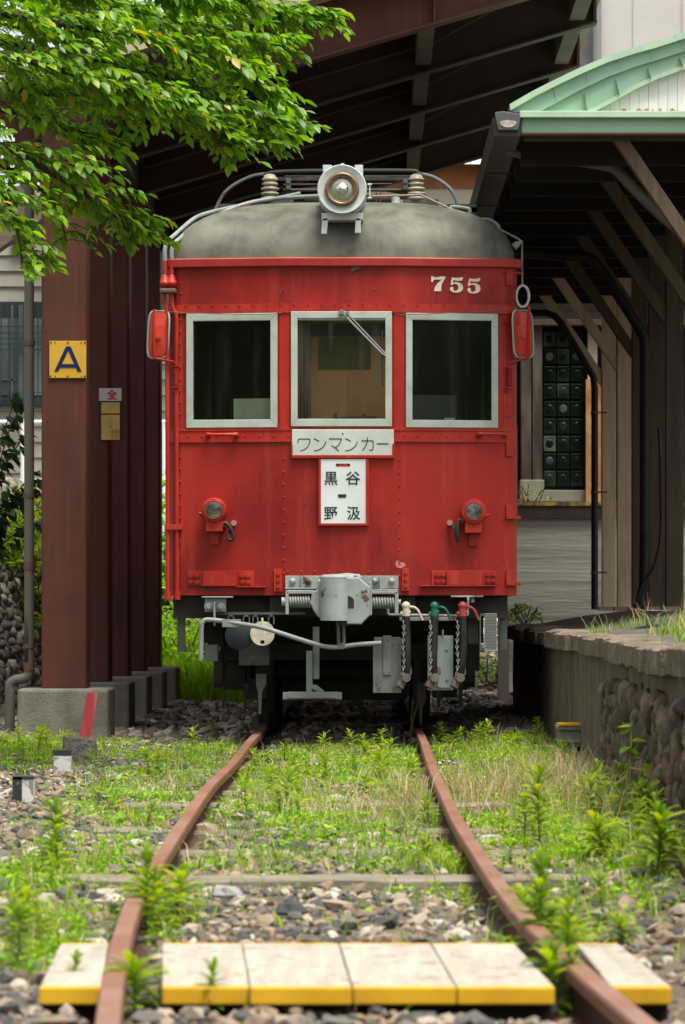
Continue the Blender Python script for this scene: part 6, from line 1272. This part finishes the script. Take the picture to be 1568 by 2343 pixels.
p = gpt(1080, 1700); leafy('weed', p, [((p.x, p.y, p.z), (p.x+.05, p.y, p.z+.10)), ((p.x, p.y, p.z), (p.x-.06, p.y, p.z+.08)), ((p.x, p.y, p.z), (p.x+.12, p.y, p.z+.07))], 'low round-leaved plant in the shade by the railcar', 'plant', WLEAF, (.03, .05), 8)
# ================================================================== CHERRY TREE, upper left
LEAFM = Mramp('cherry_leaf', [(0, (.05, .14, .008)), (.35, (.10, .235, .010)), (.7, (.18, .345, .014)), (.993, (.28, .43, .022)), (1.0, (.45, .3, .02))], r=.42, trans=.45, noise_sc=1.1, var=.12, spec=.5)
LEAFM.node_tree.nodes['Principled BSDF'].inputs['Specular IOR Level'].default_value = .55
BARK = M('dark_bark', (.06, .042, .032), .85, (.035, .026, .02), 12, bump=.5)
ch_ = thing('cherry_tree', (-3.6, 19.2, -.1), 'leafy green cherry tree reaching in over the brown column from the upper left', 'tree')
boughs = [ # photograph x, y and distance along each bough
 [(-260, 60, 19.6), (0, 120, 19.8), (250, 165, 20), (450, 215, 20.2), (620, 280, 20.4), (735, 318, 20.5)],
 [(-260, -60, 19.8), (0, -20, 20), (250, 30, 20.2), (430, 75, 20.4), (580, 115, 20.6), (705, 135, 20.8)],
 [(-100, -120, 20.4), (250, -40, 20.6), (450, 5, 20.8), (560, 40, 21), (650, 66, 21.1), (768, 66, 21.2)],
 [(-260, 200, 19.4), (0, 225, 19.5), (200, 250, 19.7), (380, 275, 19.9), (540, 330, 20.1), (690, 338, 20.2)],
 [(-260, 250, 19), (0, 330, 19.1), (130, 395, 19.2), (240, 455, 19.4), (330, 505, 19.6), (400, 533, 19.7)],
 [(-200, 330, 18.7), (-20, 410, 18.8), (50, 470, 18.9), (100, 550, 19), (140, 622, 19)],
 [(-200, 120, 18.8), (50, 160, 19), (200, 200, 19.2), (350, 245, 19.4), (520, 300, 19.6), (590, 368, 19.7)],
 [(-200, 20, 18.9), (30, 60, 19.1), (200, 90, 19.3), (400, 120, 19.6), (560, 165, 19.8), (690, 240, 20)],
 [(-150, 250, 20.2), (80, 290, 20.4), (200, 330, 20.5), (300, 355, 20.6)],
 [(-250, 380, 18.4), (-60, 440, 18.5), (20, 500, 18.6), (60, 545, 18.6)],
 [(-100, -160, 19.4), (150, -90, 19.6), (350, -20, 19.8), (500, 30, 20), (640, 20, 20.2)],
 [(-200, 140, 20.4), (100, 200, 20.6), (300, 230, 20.8), (460, 260, 21), (700, 295, 21.1)],
 [(-250, 300, 19.8), (-50, 350, 19.9), (80, 410, 20), (180, 470, 20.1), (240, 560, 20.2)],
 [(-300, -120, 19.2), (-60, -70, 19.3), (80, -30, 19.4), (200, 0, 19.5), (300, 10, 19.6)], [(-300, 30, 21.5), (-40, 70, 21.6), (150, 110, 21.7), (300, 150, 21.8)], [(-300, -60, 21.5), (-40, -10, 21.6), (150, 30, 21.7), (320, 60, 21.8)],
 [(-150, -40, 20.8), (150, 20, 21), (350, 60, 21.2), (480, 120, 21.4), (640, 190, 21.5)]]
SPARSE = {4: 2, 5: 1, 9: 1, 12: 1}; lv = MB(); rl_ = random.Random(11)
trunk = MB(); trunk.tube(catmull([(-3.6, 19.2, -.3), (-3.55, 19.3, 1.2), (-3.4, 19.4, 2.6), (-3.2, 19.6, 3.8), (-2.9, 19.8, 5.2)], 5), [.17-.004*k for k in range(21)], 12)
build(trunk, 'trunk', BARK, ch_)
for bi, b in enumerate(boughs):
    b = [(q[0]-88*(i/(len(b)-1))**1.5*(.35 if bi == 2 else 1), q[1]-(0 if bi in (4, 5, 9, 12) else 24)-10*(i/(len(b)-1)), q[2]) for i, q in enumerate(b)]
    pts = catmull([P(*q) for q in b], 8); n = len(pts); m = MB(); m.tube([Vector((-3.3, 19.5, pts[0].z*.55+1.6))]+pts, [.035]+[.02*(1-k/n)+.003 for k in range(n)], 6)
    for k in range(5, n):
        t = k/n
        for rep in range(SPARSE.get(bi, 3)):
            if rl_.random() < .08: continue
            side = (-1, 1)[(k+rep) % 2]; d = (pts[k]-pts[k-1]).normalized(); az = math.atan2(d.y, d.x)+side*rl_.uniform(.15, 1.15); TLn = rl_.uniform(.18, .48)*(1.12-t*.62); el = rl_.uniform(-.35, .42)
            tip = pts[k]+Vector((math.cos(az)*math.cos(el), math.sin(az)*math.cos(el), math.sin(el)))*TLn; tip.z -= .05
            tw = [pts[k].lerp(tip, q/6)+Vector((0, 0, .03*math.sin(q/6*math.pi))) for q in range(7)]; m.tube(tw, [.004, .0035, .003, .0028, .0024, .002, .0015], 4)
            for q in range(1, 7):
                for s2 in (-1, 1):
                    if rl_.random() < .1: continue
                    a2 = az+s2*rl_.uniform(.3, .95) if q < 6 else az+s2*.35
                    leaf(lv, tw[q]+Vector((rl_.uniform(-.01, .01), rl_.uniform(-.01, .01), 0)), a2, rl_.uniform(-.85, .0), rl_.uniform(.052, .098), rl_, wid=.25)
    build(m, 'branch', BARK, ch_)
for k in range(2600):   # the rest of the crown, outside the picture on the left
    v = Vector((rl_.gauss(0, 1), rl_.gauss(0, 1), rl_.gauss(0, 1))).normalized()*rl_.uniform(.5, 1); c = Vector((-4.9+v.x*2.0, 18.2+v.y*2.6, 5.2+v.z*1.7))
    if c.x/c.y*S8+845 < -90: leaf(lv, c, rl_.uniform(0, 6.28), rl_.uniform(-.8, .1), rl_.uniform(.10, .16), rl_, wid=.3)
cr = build(lv, 'foliage', LEAFM, ch_)
# shrub branch low on the left edge, leaf colours darkened for its shade
sh = thing('shrub', (-3.2, 26.6, 0), 'dark leafy shrub reaching in at the left edge behind the downpipe', 'shrub')
lv = MB(); st = MB(); d = 26.4
for tipx, tipy, b0 in ((40, 900, 1250), (52, 1000, 1250), (30, 955, 1300), (72, 1090, 1300), (60, 1130, 1320), (84, 1100, 1300), (20, 1120, 1330), (75, 1190, 1350)):
    cc_ = catmull([P(-60, b0, d), P(-20, (tipy+b0)/2, d), P(tipx, tipy, d)], 8); st.tube(cc_, .005, 5)
    for k in range(4, len(cc_)):
        for q in range(3): leaf(lv, cc_[k]+Vector((rl_.uniform(-.04, .03), rl_.uniform(-.08, .08), rl_.uniform(-.03, .03))), rl_.uniform(-1.2, 1.2), rl_.uniform(-1.1, .1), rl_.uniform(.08, .12), rl_, wid=.3)
build(lv, 'leaves', Mramp('shaded_shrub_leaf', [(0, (.012, .035, .012)), (.6, (.03, .075, .02)), (1, (.07, .14, .03))], r=.45, trans=.3), sh); build(st, 'stem', BARK, sh)
# bushes behind the railcar on the left, on the bank and beyond the platform end
BUSH = Mramp('bush_leaf', [(0, (.08, .2, .010)), (.5, (.18, .36, .018)), (1, (.32, .48, .03))], r=.5, trans=.5, noise_sc=1.4, var=.4)
BUSH2 = Mramp('fern_leaf', [(0, (.10, .22, .012)), (.5, (.24, .38, .025)), (.9, (.42, .46, .05)), (1, (.45, .3, .06))], r=.5, trans=.5, noise_sc=2, var=.4)
def bush(lab, c, R, n, mt, Lr=(.05, .1), nm='bush', cat='bush'):
    o = thing(nm, (c[0], c[1], c[2]), lab, cat); lv = MB(); st = MB(); r_ = random.Random(len(lab)*7)
    for k in range(max(6, n//50)):
        t = Vector((c[0]+r_.uniform(-.8, .8)*R[0], c[1]+r_.uniform(-.8, .8)*R[1], c[2]+r_.uniform(.5, .95)*R[2])); st.tube([Vector((c[0]+r_.uniform(-.3, .3)*R[0], c[1], c[2]-.1)), t], .008, 4)
    for k in range(n):
        while True:
            v = Vector((r_.uniform(-1, 1), r_.uniform(-1, 1), r_.uniform(0, 1)))
            if v.length < 1+.35*mnoise(v*2.2+Vector((len(lab), 0, 0))) and v.length > .45: break
        leaf(lv, Vector((c[0]+v.x*R[0], c[1]+v.y*R[1], c[2]+v.z*R[2])), r_.uniform(0, 6.28), r_.uniform(-.8, .5), r_.uniform(*Lr), r_, wid=.22)
    build(lv, 'leaves', mt, o); build(st, 'stem', BARK, o)
bush('sunlit green bush behind the railcar, left of its front corner', (-2.35, 41.2, .3), (.8, .6, 2.2), 1900, BUSH, (.08, .15))
bush('low bright bush under the railcar side, before the green one', (-2.0, 38.6, .0), (.7, .6, 1.0), 900, BUSH, (.07, .13))
bush('darker green bush further left behind the columns', (-3.2, 41.2, 1.2), (.7, .6, 1.6), 700, BUSH, (.08, .14))
for i, (px, py, d, s, lab) in enumerate(((20, 1180, 33.5, .5, 'orange-tinged fern tuft on top of the river stone wall'), (85, 1210, 35, .45, 'fern tuft on the wall between the downpipe and the column'), (30, 1290, 33, .4, 'yellow-green ferns in the upper joints of the stone wall'), (40, 1230, 32.8, .55, 'bright ferns over the crest of the stone wall, left of the downpipe'), (10, 1260, 32, .45, 'ferns at the very left edge below the wall crest'), (48, 1360, 33.4, .4, 'fern clump in the middle joints of the stone wall by the downpipe'), (88, 1420, 35, .35, 'ferns low in the slit between downpipe and column'), (25, 1520, 32.6, .3, 'fern sprig near the foot of the stone wall'), (12, 1400, 32.4, .35, 'ferns halfway down the river stone wall'), (88, 1330, 35.2, .45, 'green ferns beside the column on the stone wall'), (45, 1450, 33.6, .3, 'small fern low in the stone wall'))):
    p = P(px, py+20, d); bush(lab, (p.x+.12, p.y, p.z-.1), (s*.6, s*.6, s), 240, BUSH2, (.06, .12), 'fern', 'fern')
bush('small green clump at the end of the platform', (PX(1200, 33), 33.0, PZ(1418, 33)), (.2, .25, .16), 140, BUSH, (.04, .07), 'weed_clump', 'weed')
bush('green clump on the stones beneath the perforated guard', (PX(1120, 37.5), 37.4, .1), (.25, .3, .3), 160, BUSH, (.05, .09), 'weed_clump', 'weed')
bush('clump of greenery at the foot of the waiting hall pillars', (HX(1215), HY-.35, HZ(1149)), (.22, .15, .2), 60, WLEAF, (.03, .05), 'weed_clump', 'weed')
x = RNG.uniform(-3.0, -1.2, 5000); y = RNG.uniform(34, 40, 5000); p = np.array([(a, b, gz(a, b)) for a, b in zip(x, y)]); L = RNG.uniform(.08, .4, len(p)); o = blades('far_grass', p, L, L*.03+.002, GRN, .8); o['label'] = 'long grass behind the railcar on the left'

# wooded slope across the line, behind the camera: it shades the low sky and is what the windows mirror
m = MB(); xs_ = np.linspace(-45, 45, 70); zs_ = np.linspace(-.3, 1, 14); V = []
for z in zs_:
    for x in xs_:
        h_ = 8.2+1.6*mnoise(Vector((x*.16, 0, 4))); q = Vector((x*.5, z*4, 9)); V.append((x, -19-3.5*max(0, z)**1.5+1.6*mnoise(q)+.7*mnoise(q*2.6)-.004*x*x, h_*z))
n = len(xs_); m.add(V, [(j*n+k, j*n+k+1, (j+1)*n+k+1, (j+1)*n+k) for j in range(13) for k in range(n-1)], 0, True)
o = build(m, 'woods', M('dark_woodland', (.075, .115, .03), .9, (.012, .022, .007), 2.2, bump=.8, bsc=9), kind='stuff'); o['label'] = 'dark wooded slope on the other side of the line'
